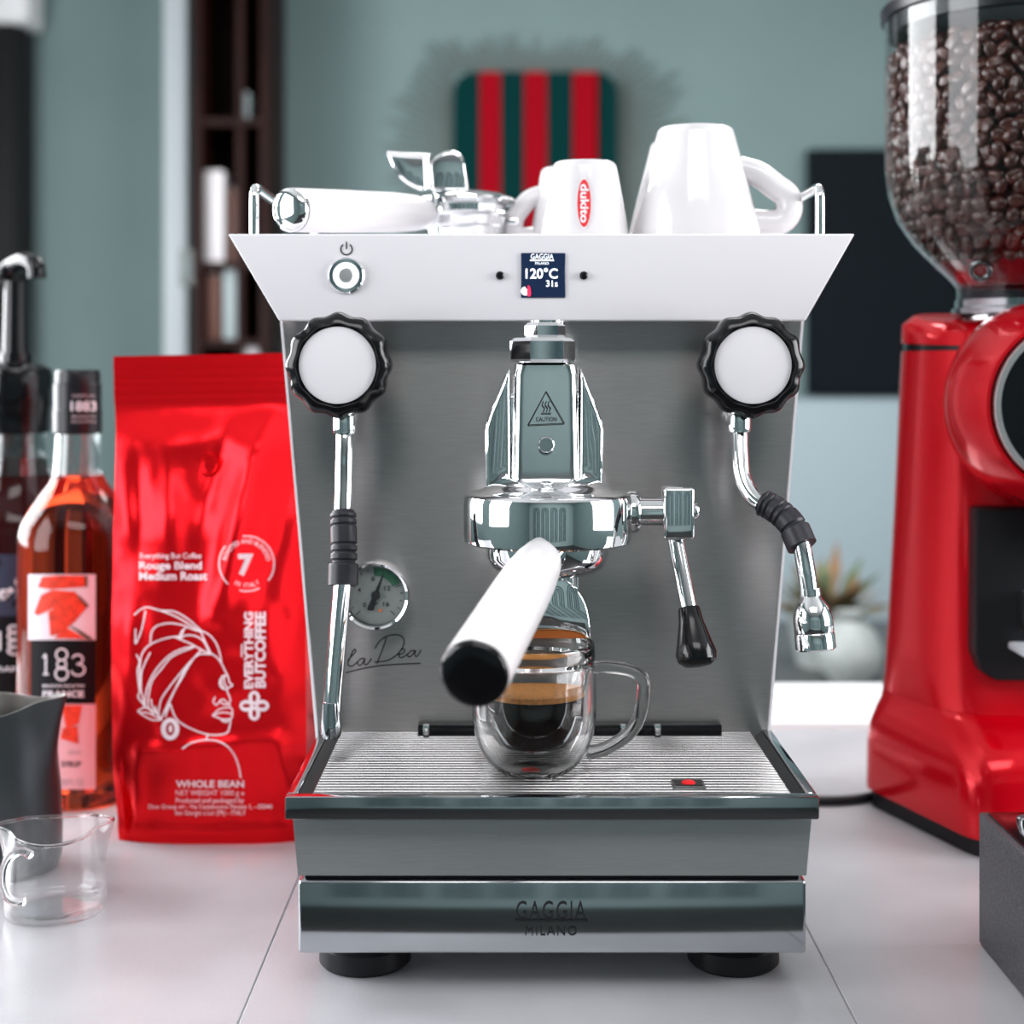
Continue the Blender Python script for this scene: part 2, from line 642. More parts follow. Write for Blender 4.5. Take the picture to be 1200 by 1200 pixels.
# ================================================================== COUNTER
ct = empty('kitchen_counter', (0.1, 1.15, FZ), 'pale grey tiled kitchen counter carrying the espresso machine', 'counter')
CY0, CY1 = 0.805, 1.52
box('counter_body', (-1.2, CY0 + .03, FZ), (1.5, CY1 - .03, -.045), 'island_wood', ct)
box('counter_slab', (-1.22, CY0 + .001, -.045), (1.52, CY1 - .001, -.0012), 'grout', ct)
xs = [-1.22, -0.845, -0.5, -0.155, 0.195, 0.545, 0.89, 1.24, 1.52]
ys = [CY0, 1.335, CY1]
for i in range(len(xs) - 1):
    for j in range(2):
        box('tile', (xs[i] + .0004, ys[j] + .0004, -.0118), (xs[i + 1] - .0004, ys[j + 1] - .0004, 0), 'tile', ct, .0006, 1)

wt = empty('side_table', (0.3, 1.66, FZ), 'white table standing just behind the tiled counter', 'table')
box('tabletop', (-.9, 1.56, -.03), (1.3, 1.75, -.001), 'table_white', wt, .004)
for x in (-.86, 1.24):
    for y in (1.575, 1.70):
        box('leg', (x, y, FZ), (x + .03, y + .03, -.03), 'table_white', wt)

# ================================================================== ESPRESSO MACHINE
MX = 0.0225
em = empty('espresso_machine', (MX, 1.1, 0), 'steel espresso machine with white top panel and twin black-rimmed knobs', 'coffee machine')


def half(px0, px1, D):
    return (px1 - px0) / 2 * D / F


# feet
foot_prof = [(0, 0), (.0265, 0), (.0285, .002), (.0285, .0125), (.025, .016), (.021, .017), (.021, .0262), (0, .0262)]
for (x, y) in ((W(428, 0, .928).x, .928), (W(859, 0, .928).x, .928), (W(428, 0, .928).x, 1.28), (W(859, 0, .928).x, 1.28)):
    lathe('foot', foot_prof, (x, y, 0), 'black_rubber', em, 40)

# base: lower polished box with a rounded lip, gap, upper satin drawer front
yb0, yb1 = .875, 1.36
zl0, zl1 = W(0, 1118, yb0).z, W(0, 1032, yb0).z
bcx = W(647, 0, yb0).x
lbx = box('lower_base', (bcx - half(349, 945, yb0), yb0, zl0), (bcx + half(349, 945, yb0), yb1, zl1), 'polished_steel', em, .0022, 3)
box('base_gap', (bcx - .146, yb0 + .004, zl1 - .001), (bcx + .146, yb1 - .002, zl1 + .006), 'black_plastic', em)
zu0, zu1 = W(0, 1026, yb0).z, W(0, 960, yb0).z
hb, ht = half(349, 945, yb0), half(342, 949, yb0)
loft('drawer_front', [[(bcx - hb, yb0, zu0), (bcx + hb, yb0, zu0), (bcx + hb, yb1, zu0), (bcx - hb, yb1, zu0)],
                      [(bcx - ht, yb0 - .001, zu1), (bcx + ht, yb0 - .001, zu1), (bcx + ht, yb1, zu1), (bcx - ht, yb1, zu1)]], 'satin_steel', em)
fr_map = plane_map(yb0 - .0006)
lettering('GAGGIA', fr_map, 605, 1056, 687, 1079, 'print_black', lbx, .0, space=1.15)
grid_patch('logo_bar', 603.5, 1077.5, 688.5, 1080.5, fr_map, 'print_black', lbx, 1, 1)
lettering('MILANO', fr_map, 615.5, 1086, 676, 1096.5, 'print_black', lbx, .0, space=1.2)

# drip tray: frame of four polished rails, dark pan, slats
yt0, yt1 = .86, 1.03
zt0, zt1 = W(0, 961, yt0).z, W(0, 934, yt0).z
tcx = W(647, 0, yt0).x
tw = half(333, 960, yt0)
ti = .141
tray = empty_tray = box('drip_tray_frame', (tcx - tw, yt0, zt0), (tcx + tw, yt0 + .008, zt1), 'polished_steel', em, .0012, 2)
for s in (-1, 1):
    x0, x1 = sorted((tcx + s * tw, tcx + s * (tw - .0065)))
    box('side_rail', (x0, yt0 + .0082, zt0), (x1, yt1, zt1), 'polished_steel', em, .001, 2)
    # dark inner slope
    xa, xb = tcx + s * (tw - .0067), tcx + s * ti
    loft('inner_slope', [[(xa, yt0 + .0082, zt1 - .001), (xb, yt0 + .0082, zt1 - .006), (xb, yt0 + .0082, zt0), (xa, yt0 + .0082, zt0)],
                         [(xa, yt1, zt1 - .001), (xb, yt1, zt1 - .006), (xb, yt1, zt0), (xa, yt1, zt0)]], 'dark_steel', em)
box('tray_pan', (tcx - ti, yt0 + .0082, zt0), (tcx + ti, yt1 - .004, zt0 + .003), 'dark_steel', em)
ns = 26
sl_me = None
zs = zt1 - .0006
for i in range(ns):
    y = yt0 + .0125 + i * (.1455 / (ns - 1))
    if sl_me is None:
        o = tube('slat', [(tcx - ti + .001, 0, zs - .0018), (tcx + ti - .001, 0, zs - .0018)], .0018, 'slat_steel', em, 12)
        sl_me = o.data
    else:
        o = link('slat', sl_me, None, em)
    o.location = (0, y, 0)
for x in (-.09, .06):
    box('slat_bearer', (tcx + x, yt0 + .0084, zs - .008), (tcx + x + .005, yt1 - .006, zs - .0042), 'dark_steel', em)
# overflow indicator
fi = W(807, 925, .885)
zf = zs
ind = box('float_window', (fi.x - .0098, .8795, zf - .002), (fi.x + .0098, .8945, zf + .0012), 'slat_steel', em, .0008)
box('float_well', (fi.x - .0082, .8812, zf + .0005), (fi.x + .0082, .8930, zf + .0016), 'black_plastic', ind)
lathe('float', [(0, .0016), (.003, .0013), (.0042, .0004), (.0042, 0)], (fi.x, .8862, zf + .0015), 'print_red', ind, 20)
# strip behind the tray with its little catches
box('rear_strip', (W(490, 0, 1.013).x, 1.008, zt1 - .002), (W(845, 0, 1.013).x, 1.018, zt1 + .006), 'black_plastic', em, .001)
for px in (500, 730, 770):
    box('catch', (W(px - 4, 0, 1.01).x, 1.0045, zt1 - .002), (W(px + 4, 0, 1.01).x, 1.0085, zt1 + .007), 'chrome', em, .001)

# body: tapering brushed panel between thin white-edged side plates
yp = 1.02
zb0, zb1 = zt0 - .004, W(0, 376, 1.0).z + .004
cT, cB = W(635, 0, yp).x, W(636, 0, yp).x
hT, hB = half(332, 938, yp), half(373, 899, yp)


def body_half(z):
    t = (z - W(0, 853, yp).z) / (W(0, 376, yp).z - W(0, 853, yp).z)
    return hB + (hT - hB) * t


loft('front_panel', [[(cB + s * body_half(zb0), y, zb0) for s, y in ((-1, yp), (1, yp), (1, 1.35), (-1, 1.35))],
                     [(cT + s * body_half(zb1), y, zb1) for s, y in ((-1, yp), (1, yp), (1, 1.35), (-1, 1.35))]], 'brushed_steel', em)
for s in (-1, 1):
    r0 = [(cB + s * (body_half(zb0) + d), y, zb0) for d, y in ((0.0002, yp - .003), (.0019, yp - .003), (.0019, 1.352), (0.0002, 1.352))]
    r1 = [(cT + s * (body_half(zb1) + d), y, zb1) for d, y in ((0.0002, yp - .003), (.0019, yp - .003), (.0019, 1.352), (0.0002, 1.352))]
    loft('side_plate', [r0, r1], 'white_paint', em)

# white top housing: a flared trapezoid
yf = .992
za, zbm = W(0, 274, yf).z, W(0, 376, yf).z
fpoly = [(W(267, 0, yf).x, za), (W(1002, 0, yf).x, za), (W(944, 0, yf).x, zbm), (W(327, 0, yf).x, zbm)]
prism('top_panel', fpoly, yf, yf + .010, 'white_paint', em, .0013, 3)
zt = za - .007
inset = .010
prism('top_housing', [(fpoly[0][0] + inset, zt), (fpoly[1][0] - inset, zt), (fpoly[2][0] - .004, zbm + .001), (fpoly[3][0] + .004, zbm + .001)],
      yf + .0102, 1.36, 'white_paint', em, .001)
CUPZ = zt
# cup rails at both ends
for s, px in ((-1, 298), (1, 961)):
    x = W(px, 0, 1.012).x
    z1 = W(0, 219, 1.012).z
    pts = [(x, 1.012, CUPZ - .001), (x, 1.012, z1 - .010), (x, 1.0145, z1 - .003), (x, 1.022, z1), (x, 1.06, z1), (x, 1.30, z1), (x, 1.32, z1 - .003), (x, 1.327, z1 - .012), (x, 1.327, CUPZ - .001)]
    tube('cup_rail', spline(pts, 5), .0034, 'chrome', em, 14)

# controls on the white panel
pm = plane_map(yf - .0004)
bc = W(406, 323, yf)
bzl = lathe('button_bezel', [(0, 0), (.0122, 0), (.0122, .0015), (.0112, .0026), (.0088, .0026), (.0084, .0018), (0, .0018)], bc, 'chrome', em, 48, (0, -1, 0))
lathe('button_light', [(.0052, .0017), (.0052, .0026), (.0082, .0026), (.0082, .0017)], bc, 'button_glow', bzl, 48, (0, -1, 0))
lathe('button_cap', [(0, .0034), (.0045, .0032), (.0051, .0026), (.0051, .0010)], bc, 'satin_steel', bzl, 32, (0, -1, 0))
ring_patch('power_symbol', 406, 292, 5.8, 7.4, pm, 'print_black', em, 35, 325)
grid_patch('power_symbol', 405.2, 283, 406.8, 292, pm, 'print_black', em, 1, 1)
a, b = W(610.5, 349, yf), W(662.5, 296.5, yf)
dsp = box('display', (a.x, yf - .0012, a.z), (b.x, yf + .003, b.z), 'screen', em, .0004, 1)
sm = plane_map(yf - .0016)
lettering('GAGGIA', sm, 622, 297.5, 648.5, 303.6, 'screen_white', dsp, .0)
grid_patch('logo_bar', 621, 304.4, 649, 305.8, sm, 'screen_white', dsp, 1, 1)
lettering('MILANO', sm, 627.5, 307, 643, 310, 'screen_white', dsp, .0)
lettering('120°C', sm, 616, 314, 653.5, 326.5, 'screen_white', dsp, .015)
lettering('31s', sm, 640, 328.5, 653.5, 336, 'screen_white', dsp, .01)
ring_patch('screen_icon', 615.6, 341, 2.6, 5.0, sm, 'screen_white', dsp, 180, 360, 16)
patch('screen_icon', [(614, 338.5), (617.5, 338.5), (617.5, 346), (613.5, 345.5)], sm, 'screen_white', dsp)
patch('screen_icon', [(618.2, 335), (620, 334.5), (621.5, 337), (622.4, 345), (621, 347.5), (618.2, 347)], sm, 'screen_red', dsp)
for px in (586, 684):
    c = W(px, 323, yf)
    lathe('sensor_pin', [(0, .003), (.0018, .0028), (.0028, .0018), (.0028, 0)], c, 'black_plastic', em, 20, (0, -1, 0))

# steam / water knobs, 12 lobes
for kx, ky in ((395, 428), (883, 428)):
    yk = .948
    c = W(kx, ky, yk)
    n = 144
    R = 61.5 * yk / F
    rings = []
    for (f, y) in ((.86, .024), (.97, .022), (1.0, .017), (1.0, .008), (.97, .003), (.90, 0.0), (.80, -.001), (.765, .0015), (.75, .004)):
        ring = []
        for j in range(n):
            a = 2 * PI * j / n
            lobe = 1 + .030 * math.cos(12 * a) * (1 if f > .9 else .4)
            ring.append((c.x + R * f * lobe * math.cos(a), yk + y, c.z + R * f * lobe * math.sin(a)))
        rings.append(ring)
    kn = loft('knob', rings, 'black_plastic', em, cap=True, ang=60)
    lathe('knob_cap', [(0, .0018), (.020, .0016), (R * .735, .0006), (R * .745, -.001), (R * .745, -.004), (0, -.004)], (c.x, yk + .002, c.z), 'white_paint', kn, 64, (0, -1, 0))
    tube('knob_stem', [(c.x, yk + .024, c.z), (c.x, 1.021, c.z)], .012, 'chrome', em, 28)
    lathe('knob_collar', [(0, 0), (.021, 0), (.021, .006), (.017, .010), (0, .010)], (c.x, 1.0198, c.z), 'chrome', em, 40, (0, -1, 0))

# left hot-water wand
D1 = .965
lw = [W(404, 478, .985), W(404, 492, .975), W(404, 510, .965), W(403, 560, .958), W(402, 610, .950), W(403, 650, .945), W(401, 690, .940), W(394, 770, .935), W(389, 830, .932), W(388, 850, .931)]
wtb = tube('wand_tube', spline(lw, 6), .0058, 'chrome', em, 20)
lathe('wand_nut', [(0, 0), (.0075, 0), (.0078, .002), (.0078, .011), (.0068, .013), (0, .013)], W(404, 508, .9655), 'chrome', wtb, 24)
lathe('wand_ball', [(0, -.008), (.006, -.006), (.0095, 0), (.006, .007), (0, .009)], W(404, 484, .982), 'chrome', wtb, 28)
gp = spline([W(402, 598, .952), W(403, 640, .946), W(402, 686, .9405)], 40)
gr = []
for i, p in enumerate(gp):
    t = i / (len(gp) - 1)
    r = .0085
    if t < .06:
        r = .0068 + .0017 * t / .06
    elif t > .73:
        r = .0096
    for g in (.12, .22, .48, .58, .70):
        if abs(t - g) < .016:
            r = .0074
    gr.append(r)
tube('wand_grip', gp, gr, 'grey_rubber', wtb, 24, ang=80)
lathe('wand_nozzle', [(0, -.001), (.0055, 0), (.0068, .003), (.0064, .010), (.0052, .022), (0, .024)], W(388, 864, .931), 'polished_steel', wtb, 28)

# right steam wand, bent outwards
rw = [W(862, 478, .985), W(866, 496, .972), W(867, 530, .962), W(870, 560, .955), W(882, 582, .948), W(905, 597, .940), W(926, 613, .932), W(938, 635, .925), W(945, 670, .920), W(949, 700, .918)]
wtb = tube('wand_tube', spline(rw, 6), .0057, 'chrome', em, 20)
lathe('wand_nut', [(0, 0), (.0075, 0), (.0078, .002), (.0078, .012), (.0066, .014), (0, .014)], W(866, 506, .9685), 'chrome', wtb, 24)
lathe('wand_ball', [(0, -.010), (.007, -.008), (.0105, 0), (.007, .008), (0, .010)], W(863, 486, .980), 'chrome', wtb, 28)
gp = spline([W(892, 588, .9445), W(910, 598, .939), W(928, 615, .9315), W(940, 640, .924)], 26)
gr = []
for i, p in enumerate(gp):
    t = i / (len(gp) - 1)
    r = .0088 if t < .75 else .0096
    if t < .04:
        r = .0068
    for g in (.12, .22, .40, .50, .72):
        if abs(t - g) < .018:
            r = .0077
    gr.append(r)
tube('wand_grip', gp, gr, 'grey_rubber', wtb, 24, ang=80)
nz = W(949, 690, .918)
ax = (W(956, 760, .914) - nz).normalized()
lathe('wand_nozzle', [(0, 0), (.0066, 0), (.0066, .004), (.0060, .0045), (.0075, .007), (.0105, .011), (.0122, .018), (.0122, .0265), (.0119, .027), (.0124, .028), (.0124, .0365), (.0110, .0375), (.009, .0355), (0, .0355)], nz, 'chrome', wtb, 40, ax)

# pressure gauge
gy = yp - .012
gc = W(440, 698, gy)
k = gy / F
gm = plane_map(gy + .0018)
gbz = lathe('gauge_bezel', [(35 * k, .001), (36 * k, .004), (38.5 * k, .005), (40 * k, .003), (40 * k, -.012), (0, -.012), (0, -.004), (35 * k, -.004)], gc, 'chrome', em, 64, (0, -1, 0))
gd = lathe('gauge_dial', [(0, 0), (35 * k, 0)], (gc.x, gy + .0025, gc.z), 'dial_face', gbz, 48, (0, -1, 0))
ring_patch('green_sector', 440, 698, 23, 33, gm, 'dial_green', gbz, -4, 62, 18)
ticks = []
for i in range(17):
    th = math.radians(-135 + 270 * i / 16)
    r0 = 25 if i % 4 == 0 else 29
    ticks.append([(440 + r0 * math.sin(th), 698 - r0 * math.cos(th)), (440 + 32 * math.sin(th), 698 - 32 * math.cos(th))])
ribbons('scale_mark', ticks, .9, gm, 'print_black', gbz)
for s, x, y in (('0', 427, 709.5), ('4', 421, 692), ('8', 437, 679), ('12', 454, 690), ('16', 452.5, 708.5), ('bar', 440, 707.5)):
    w = 3.2 * len(s) * (.6 if s == 'bar' else 1)
    hgt = 3.4 if s != 'bar' else 2.2
    lettering(s, gm, x - w / 2 - .4, y - hgt, x + w / 2 + .4, y + hgt * .6, 'print_black', gbz, .01)
patch('dial_mark', circ(445.5, 715.5, 2.0, 12), gm, 'dial_orange', gbz)
nm = plane_map(gy + .0008)
patch('gauge_needle', [(448.6, 672), (450, 672.6), (442.5, 699), (438, 715.5), (432.2, 715.5), (430, 713.5), (437.5, 697)], nm, 'print_black', gbz)
lathe('needle_hub', [(0, .002), (.0028, .0018), (.0031, 0)], (gc.x, gy + .0012, gc.z), 'print_black', gbz, 24, (0, -1, 0))
lathe('gauge_glass', [(0, 0), (35.2 * k, 0)], (gc.x, gy - .003, gc.z), 'dial_glass', gbz, 48, (0, -1, 0))

# script lettering on the panel
Zs = lambda L: [(395 + x / 7.5, 640 + y / 7.5) for x, y in L]
ribbons('script_lettering', [
    Zs([(92, 1005), (130, 965), (163, 925), (158, 908), (140, 922), (110, 990), (95, 1038), (125, 1056), (160, 1035), (180, 1015)]),
    Zs([(238, 985), (205, 992), (182, 1020), (190, 1046), (215, 1040), (245, 990), (238, 1030), (255, 1043), (280, 1020), (302, 988)]),
    Zs([(435, 790), (420, 850), (395, 920), (370, 980), (350, 1035)]),
    Zs([(335, 900), (362, 850), (405, 810), (460, 785), (520, 778), (570, 795), (590, 840), (570, 900), (520, 960), (440, 1005), (330, 1020)]),
    Zs([(535, 955), (570, 945), (595, 922), (580, 903), (553, 925), (542, 960), (560, 980), (595, 968), (620, 945)]),
    Zs([(683, 918), (650, 922), (622, 950), (628, 973), (655, 962), (690, 918), (683, 955), (700, 970), (720, 945), (738, 912)]),
    Zs([(75, 1113), (160, 1092), (260, 1070), (400, 1048), (560, 1037), (735, 1030)])], 1.5, plane_map(yp - .0005), 'print_black', em)

# ---- brew group
gx, gyc = W(642, 0, .93).x, .93
zc0, zc1 = W(0, 572, .93).z, W(0, 424, .93).z
lathe('group_pipe', [(0, 0), (.012, 0), (.012, .005), (0, .005)], (gx, .955, W(0, 385, .955).z), 'chrome', em, 28)


def hexnut(name, cx, y, z0, z1, r):
    pr = []
    for (f, z) in ((.90, z0), (1, z0 + .0022), (1, z1 - .0022), (.86, z1)):
        pr.append([(cx + r * f * math.cos(PI / 6 * 0 + 2 * PI * j / 6 + .12), y + r * f * math.sin(2 * PI * j / 6 + .12), z) for j in range(6)])
    return loft(name, pr, 'chrome', em, ang=15)


hexnut('group_nut', W(639, 0, .95).x, .95, W(0, 397, .95).z, W(0, 378, .95).z, .0132)
hexnut('group_nut', W(636, 0, .95).x, .95, W(0, 425, .95).z, W(0, 396, .95).z, .0210)
# column with softly rounded front
cr = []
cwx = W(639.5, 0, .945).x
for (z, w, yfr, r) in ((W(0, 580, .94).z, .0225, .935, .007), (W(0, 566, .94).z, .0222, .935, .007), (W(0, 562, .94).z, .0218, .936, .007), (W(0, 440, .94).z, .0204, .938, .007), (W(0, 428, .94).z, .0196, .939, .008), (W(0, 424, .94).z, .0170, .943, .008)):
    cr.append(rring(w, (.975 - yfr) / 2, r, z, (cwx, (yfr + .975) / 2), 8))
gcl = loft('group_column', cr, 'chrome', em, ang=50)
for s in (-1, 1):
    pts = [(598, 428), (600, 575), (569, 575), (568, 500), (574, 482)] if s < 0 else [(679, 428), (677, 575), (706, 575), (707, 500), (701, 482)]
    poly = [(W(x, 0, .965).x, W(0, y, .965).z) for x, y in pts]
    prism('group_fin', poly, .952, 1.0205, 'chrome', em, .004, 4, ang=60)
box('group_mount', (gx - .030, .975, zc0), (gx + .030, 1.0204, zc1 - .02), 'chrome', em, .004, 3)
# locking ring and dome
R = .0527
zr0, zr1 = .2612, .2925
lathe('group_ring', [(0, zr0 + .002), (.046, zr0 + .001), (.0505, zr0), (.0522, zr0 + .0012), (R, zr0 + .004), (R, zr1 - .005), (.0518, zr1 - .0018), (.0495, zr1), (.0455, zr1 + .0008), (.041, zr1 + .002), (.036, zr1 + .0045), (.030, zr1 + .008), (0, zr1 + .009)], (gx, gyc, 0), 'chrome', em, 96, ang=30)
lathe('group_stud', [(0, .009), (.003, .0085), (.0052, .006), (.0056, 0)], (gx - .001, .9, zr1 - .001), 'chrome', em, 28)
# allen screw
sc_ = W(640, 521, .9335)
lathe('allen_screw', [(0, -.001), (0, .0012), (.0026, .0012), (.0026, .0030), (.0044, .0030), (.0052, .0022), (.0054, -.001)], sc_, 'polished_steel', gcl, 30, (0, -1, 0))
# caution triangle
cm = plane_map(.9345)
tri = [(640, 458.5), (661.5, 496), (618.5, 498)]
ribbons('caution_sign', [[tri[0], tri[1]], [tri[1], tri[2]], [tri[2], tri[0]],
                         [(634, 484.2), (646, 484.2)]] + [[(x, 482), (x + 1.6, 478.5), (x - 1.2, 474), (x + .6, 470)] for x in (636.5, 640, 643.5)], 1.0, cm, 'print_black', gcl)
lettering('CAUTION', cm, 628, 488.5, 652.5, 493, 'print_black', gcl, .0)
# lever on the right
lx0, lx1 = W(738, 0, .945).x, W(779, 0, .945).x
zl = W(0, 600, .945).z
tube('lever_shaft', [(lx0, .945, zl), (lx0 + .004, .945, zl), (lx0 + .0042, .945, zl), (lx1, .945, zl)], [.0095, .0095, .0085, .0085], 'chrome', em, 32)
lathe('shaft_collar', [(0, 0), (.0125, 0), (.0135, .002), (.0135, .006), (.012, .008), (0, .008)], (lx0 - .002, .945, zl), 'chrome', em, 32, (1, 0, 0))
a, b = W(776.5, 632, .938), W(813.5, 570, .938)
box('lever_block', (a.x, .932, a.z), (b.x, .958, b.z), 'chrome', em, .0028, 3)
lathe('lever_screw', [(0, .004), (.004, .0035), (.0055, .0015), (.0055, -.002)], (b.x, .945, W(0, 600, .94).z), 'chrome', em, 24, (1, 0, 0))
l0, l1, l2 = W(791, 628, .943), W(808, 716, .925), W(819, 786, .912)
lrd = tube('lever_rod', [l0, l1], .0052, 'chrome', em, 20)
axl = (l2 - l1)
L = axl.length
lathe('lever_grip', [(0, 0), (.0062, 0), (.0068, .001), (.0078, L * .25), (.0112, L * .62), (.0128, L * .78), (.0118, L * .90), (.008, L * .975), (0, L)], l1 - axl * .06, 'black_plastic', lrd, 36, axl)

# ================================================================== PORTAFILTER IN THE GROUP
pf = empty('portafilter', (gx, gyc, .245), 'white-handled portafilter with black end cap locked under the brew group', 'portafilter')
lathe('basket', [(0, .2405), (.016, .2408), (.029, .2425), (.0352, .2465), (.0378, .2525), (.038, zr0 - .0002), (0, zr0 - .0002)], (gx, gyc, 0), 'chrome', pf, 80, ang=50)
h0, h1 = W(634, 655, .885), W(556, 789, .728)
hd = (h1 - h0).normalized()
Lh = (h1 - h0).length
tube('neck', spline([(gx - .001, .905, .2545), h0 - hd * .010, h0 + hd * .012], 6), [.015, .0148, .0144, .014, .0135, .013, .0126, .0124, .0122, .012, .012, .012, .012], 'chrome', pf, 32)
phd = lathe('handle', [(0, 0), (.0116, 0), (.0128, .003), (.0142, .012), (.0158, .035), (.0166, .06), (.0172, Lh * .75), (.0176, Lh - .004), (.0172, Lh - .0015), (0, Lh - .001)], h0, 'white_handle', pf, 56, hd, ang=50)
lathe('end_cap', [(0, Lh - .0012), (.0172, Lh - .0012), (.0175, Lh), (.0170, Lh + .002), (.0150, Lh + .0032), (.010, Lh + .0042), (0, Lh + .0046)], h0, 'black_plastic', phd, 56, hd, ang=60)
# spout: neck, arched double channel and coffee in it
sx, sy = W(660, 0, .925).x, .925
lathe('spout_neck', [(0, .2405), (.0085, .2405), (.0085, .236), (.0068, .2345), (.0068, .226), (0, .225)], (sx, sy, 0), 'chrome', pf, 32)
tube('drip_pin', [(sx + .008, sy + .004, .243), (sx + .008, sy + .004, .222)], .0018, 'chrome', pf, 10)
outer, inner = [], []
cxs, czs = W(645, 0, .925).x, W(0, 746, .925).z
for kk in range(25):
    a = PI * kk / 24
    outer.append((cxs + .0245 * math.cos(a), czs + .0385 * math.sin(a) ** .8))
for kk in range(25):
    a = PI * (24 - kk) / 24
    inner.append((cxs + .0215 * math.cos(a), czs + .001 + .0048 * math.sin(a)))
spt = prism('spout', outer + inner, sy - .010, sy + .010, 'chrome', pf, .0009, 2, ang=60)
cof = [(cxs + .0213 * math.cos(PI * kk / 16), czs + .0006 + .0050 * math.sin(PI * kk / 16)) for kk in range(17)]
prism('coffee_film', cof, sy - .0094, sy + .0094, 'coffee_stream', spt)

# ================================================================== GLASS MUG
mug_c = W(626, 912, .915)
mug_c.z = zs + .0003
mg = empty('glass_mug', mug_c, 'double-walled glass mug of espresso standing on the drip tray', 'mug')
H = .0805
outer = [(0, .0008), (.014, .0006), (.0205, .0006), (.0245, .0030), (.0300, .0090), (.0345, .0170), (.0372, .0260), (.0385, .0370), (.0385, .0500), (.0380, .0640), (.0374, .0760), (.0369, H - .0008), (.0360, H), (.0350, H - .0008)]
inner = [(.0343, .0745), (.0330, .067), (.0314, .059), (.0302, .051), (.0296, .043), (.0289, .035), (.0270, .0265), (.0225, .0200), (.0150, .0168), (0, .0160)]
prof_o = [(r, z) for r, z in outer]
# double wall: outside skin, cavity skin, then inside of the cup
cav = [(0, .0148), (.0153, .0155), (.0233, .0188), (.0281, .0257), (.0301, .035), (.0308, .043), (.0314, .051), (.0326, .059), (.0340, .066), (.0352, .0705),
       (.0364, .066), (.0370, .055), (.0372, .042), (.0368, .033), (.0357, .0255), (.0332, .0170), (.0288, .0095), (.0234, .0040), (.020, .0024), (0, .0022)]
bm = bm_lathe(outer + inner, 72)
bm2 = bm_lathe(cav, 72)
me2 = bpy.data.meshes.new('cavity')
bmesh.ops.recalc_face_normals(bm2, faces=bm2.faces)
bmesh.ops.reverse_faces(bm2, faces=bm2.faces)
bm2.to_mesh(me2)
bm2.free()
bmesh.ops.recalc_face_normals(bm, faces=bm.faces)
bm.from_mesh(me2)
bm.transform(Matrix.Translation(mug_c))
for f_ in bm.faces:
    f_.smooth = True
me = bpy.data.meshes.new('mug_wall')
bm.to_mesh(me)
bm.free()
link('mug_wall', me, 'mug_glass', mg)
hp = [W(692, 782, .908), W(712, 781, .905), W(738, 785, .902), W(753, 796, .900), W(754, 815, .900), W(748, 843, .902), W(735, 861, .904), W(712, 876, .907), W(689, 883, .911)]
tube('handle', spline(hp, 6), .0042, 'mug_glass', mg, 16)
zc = .0480
coff = [(0, .0155), (.0151, .0162), (.0228, .0195), (.0275, .0262), (.0294, .035), (.0301, .043), (.0306, zc), (0, zc)]
lathe('coffee', coff, mug_c, 'coffee', mg, 64)
lathe('crema', [(0, zc + .0002), (.0306, zc + .0002), (.0308, zc + .0022), (.0309, zc + .0034), (.029, zc + .0030), (0, zc + .0030)], mug_c, 'crema', mg, 64)
lathe('red_reflection', [(0, 0), (.006, 0), (.006, .0004), (0, .0004)], mug_c + Vector((-.002, -.005, .0008)), 'print_red', mg, 24)  # red disc standing in for a red reflection in the mug's base


# ================================================================== CUPS ON TOP (mouth down)
def cup(c, r_top, r_bot, h, label, hdir, hout, name='espresso_cup', hz=(.30, .85)):
    """c: point of the rim plane; upside-down tapered cup"""
    e = empty(name, c, label, 'cup', 'cups warming on the machine')
    t = .0035
    prof = [(r_bot - t, .0), (r_bot, .0), (r_bot + .0003, .0015), (r_bot - .0008, h * .2), (r_bot - (r_bot - r_top) * .45, h * .55), (r_top + .0012, h - .006), (r_top + .0002, h - .0018), (r_top - .0015, h), (r_top - .006, h), (r_top - .007, h - .0015), (0, h - .0015)]
    prof += [(0, h - .007), (r_top - t - .002, h - .007), (r_top - t, h - .012), (r_bot - t - .001, h * .3), (r_bot - t, 0)]
    lathe('cup_body', prof, c, 'porcelain', e, 64, ang=40)
    d = Vector((math.cos(hdir), math.sin(hdir), 0))

    def rad(f):
        return r_bot + (r_top - r_bot) * f
    ra, rm = rad(hz[1]), rad(hz[0]) + hout
    pts = [c + d * (ra - .003) + Vector((0, 0, h * hz[1]))]
    for f_, s_ in ((hz[1] - .05, .34), (hz[1] - .15, .70), (hz[0] + .07, .95), (hz[0] - .05, .98), (hz[0] - .13, .74)):
        pts.append(c + d * (ra + (rm - ra) * s_) + Vector((0, 0, h * f_)))
    pts.append(c + d * (rad(hz[0] - .12) - .003) + Vector((0, 0, h * (hz[0] - .12))))
    sp = spline(pts, 7)
    rings = []
    side = d.cross(Vector((0, 0, 1)))
    for i, p in enumerate(sp):
        tt = (sp[min(i + 1, len(sp) - 1)] - sp[max(i - 1, 0)]).normalized()
        nn = side.cross(tt)
        wr = .0088 * h / .085
        rings.append([p + nn * math.cos(2 * PI * j / 16) * wr * 1.0 + side * math.sin(2 * PI * j / 16) * wr * 1.15 for j in range(16)])
    loft('cup_handle', rings, 'porcelain', e, ang=60)
    return e


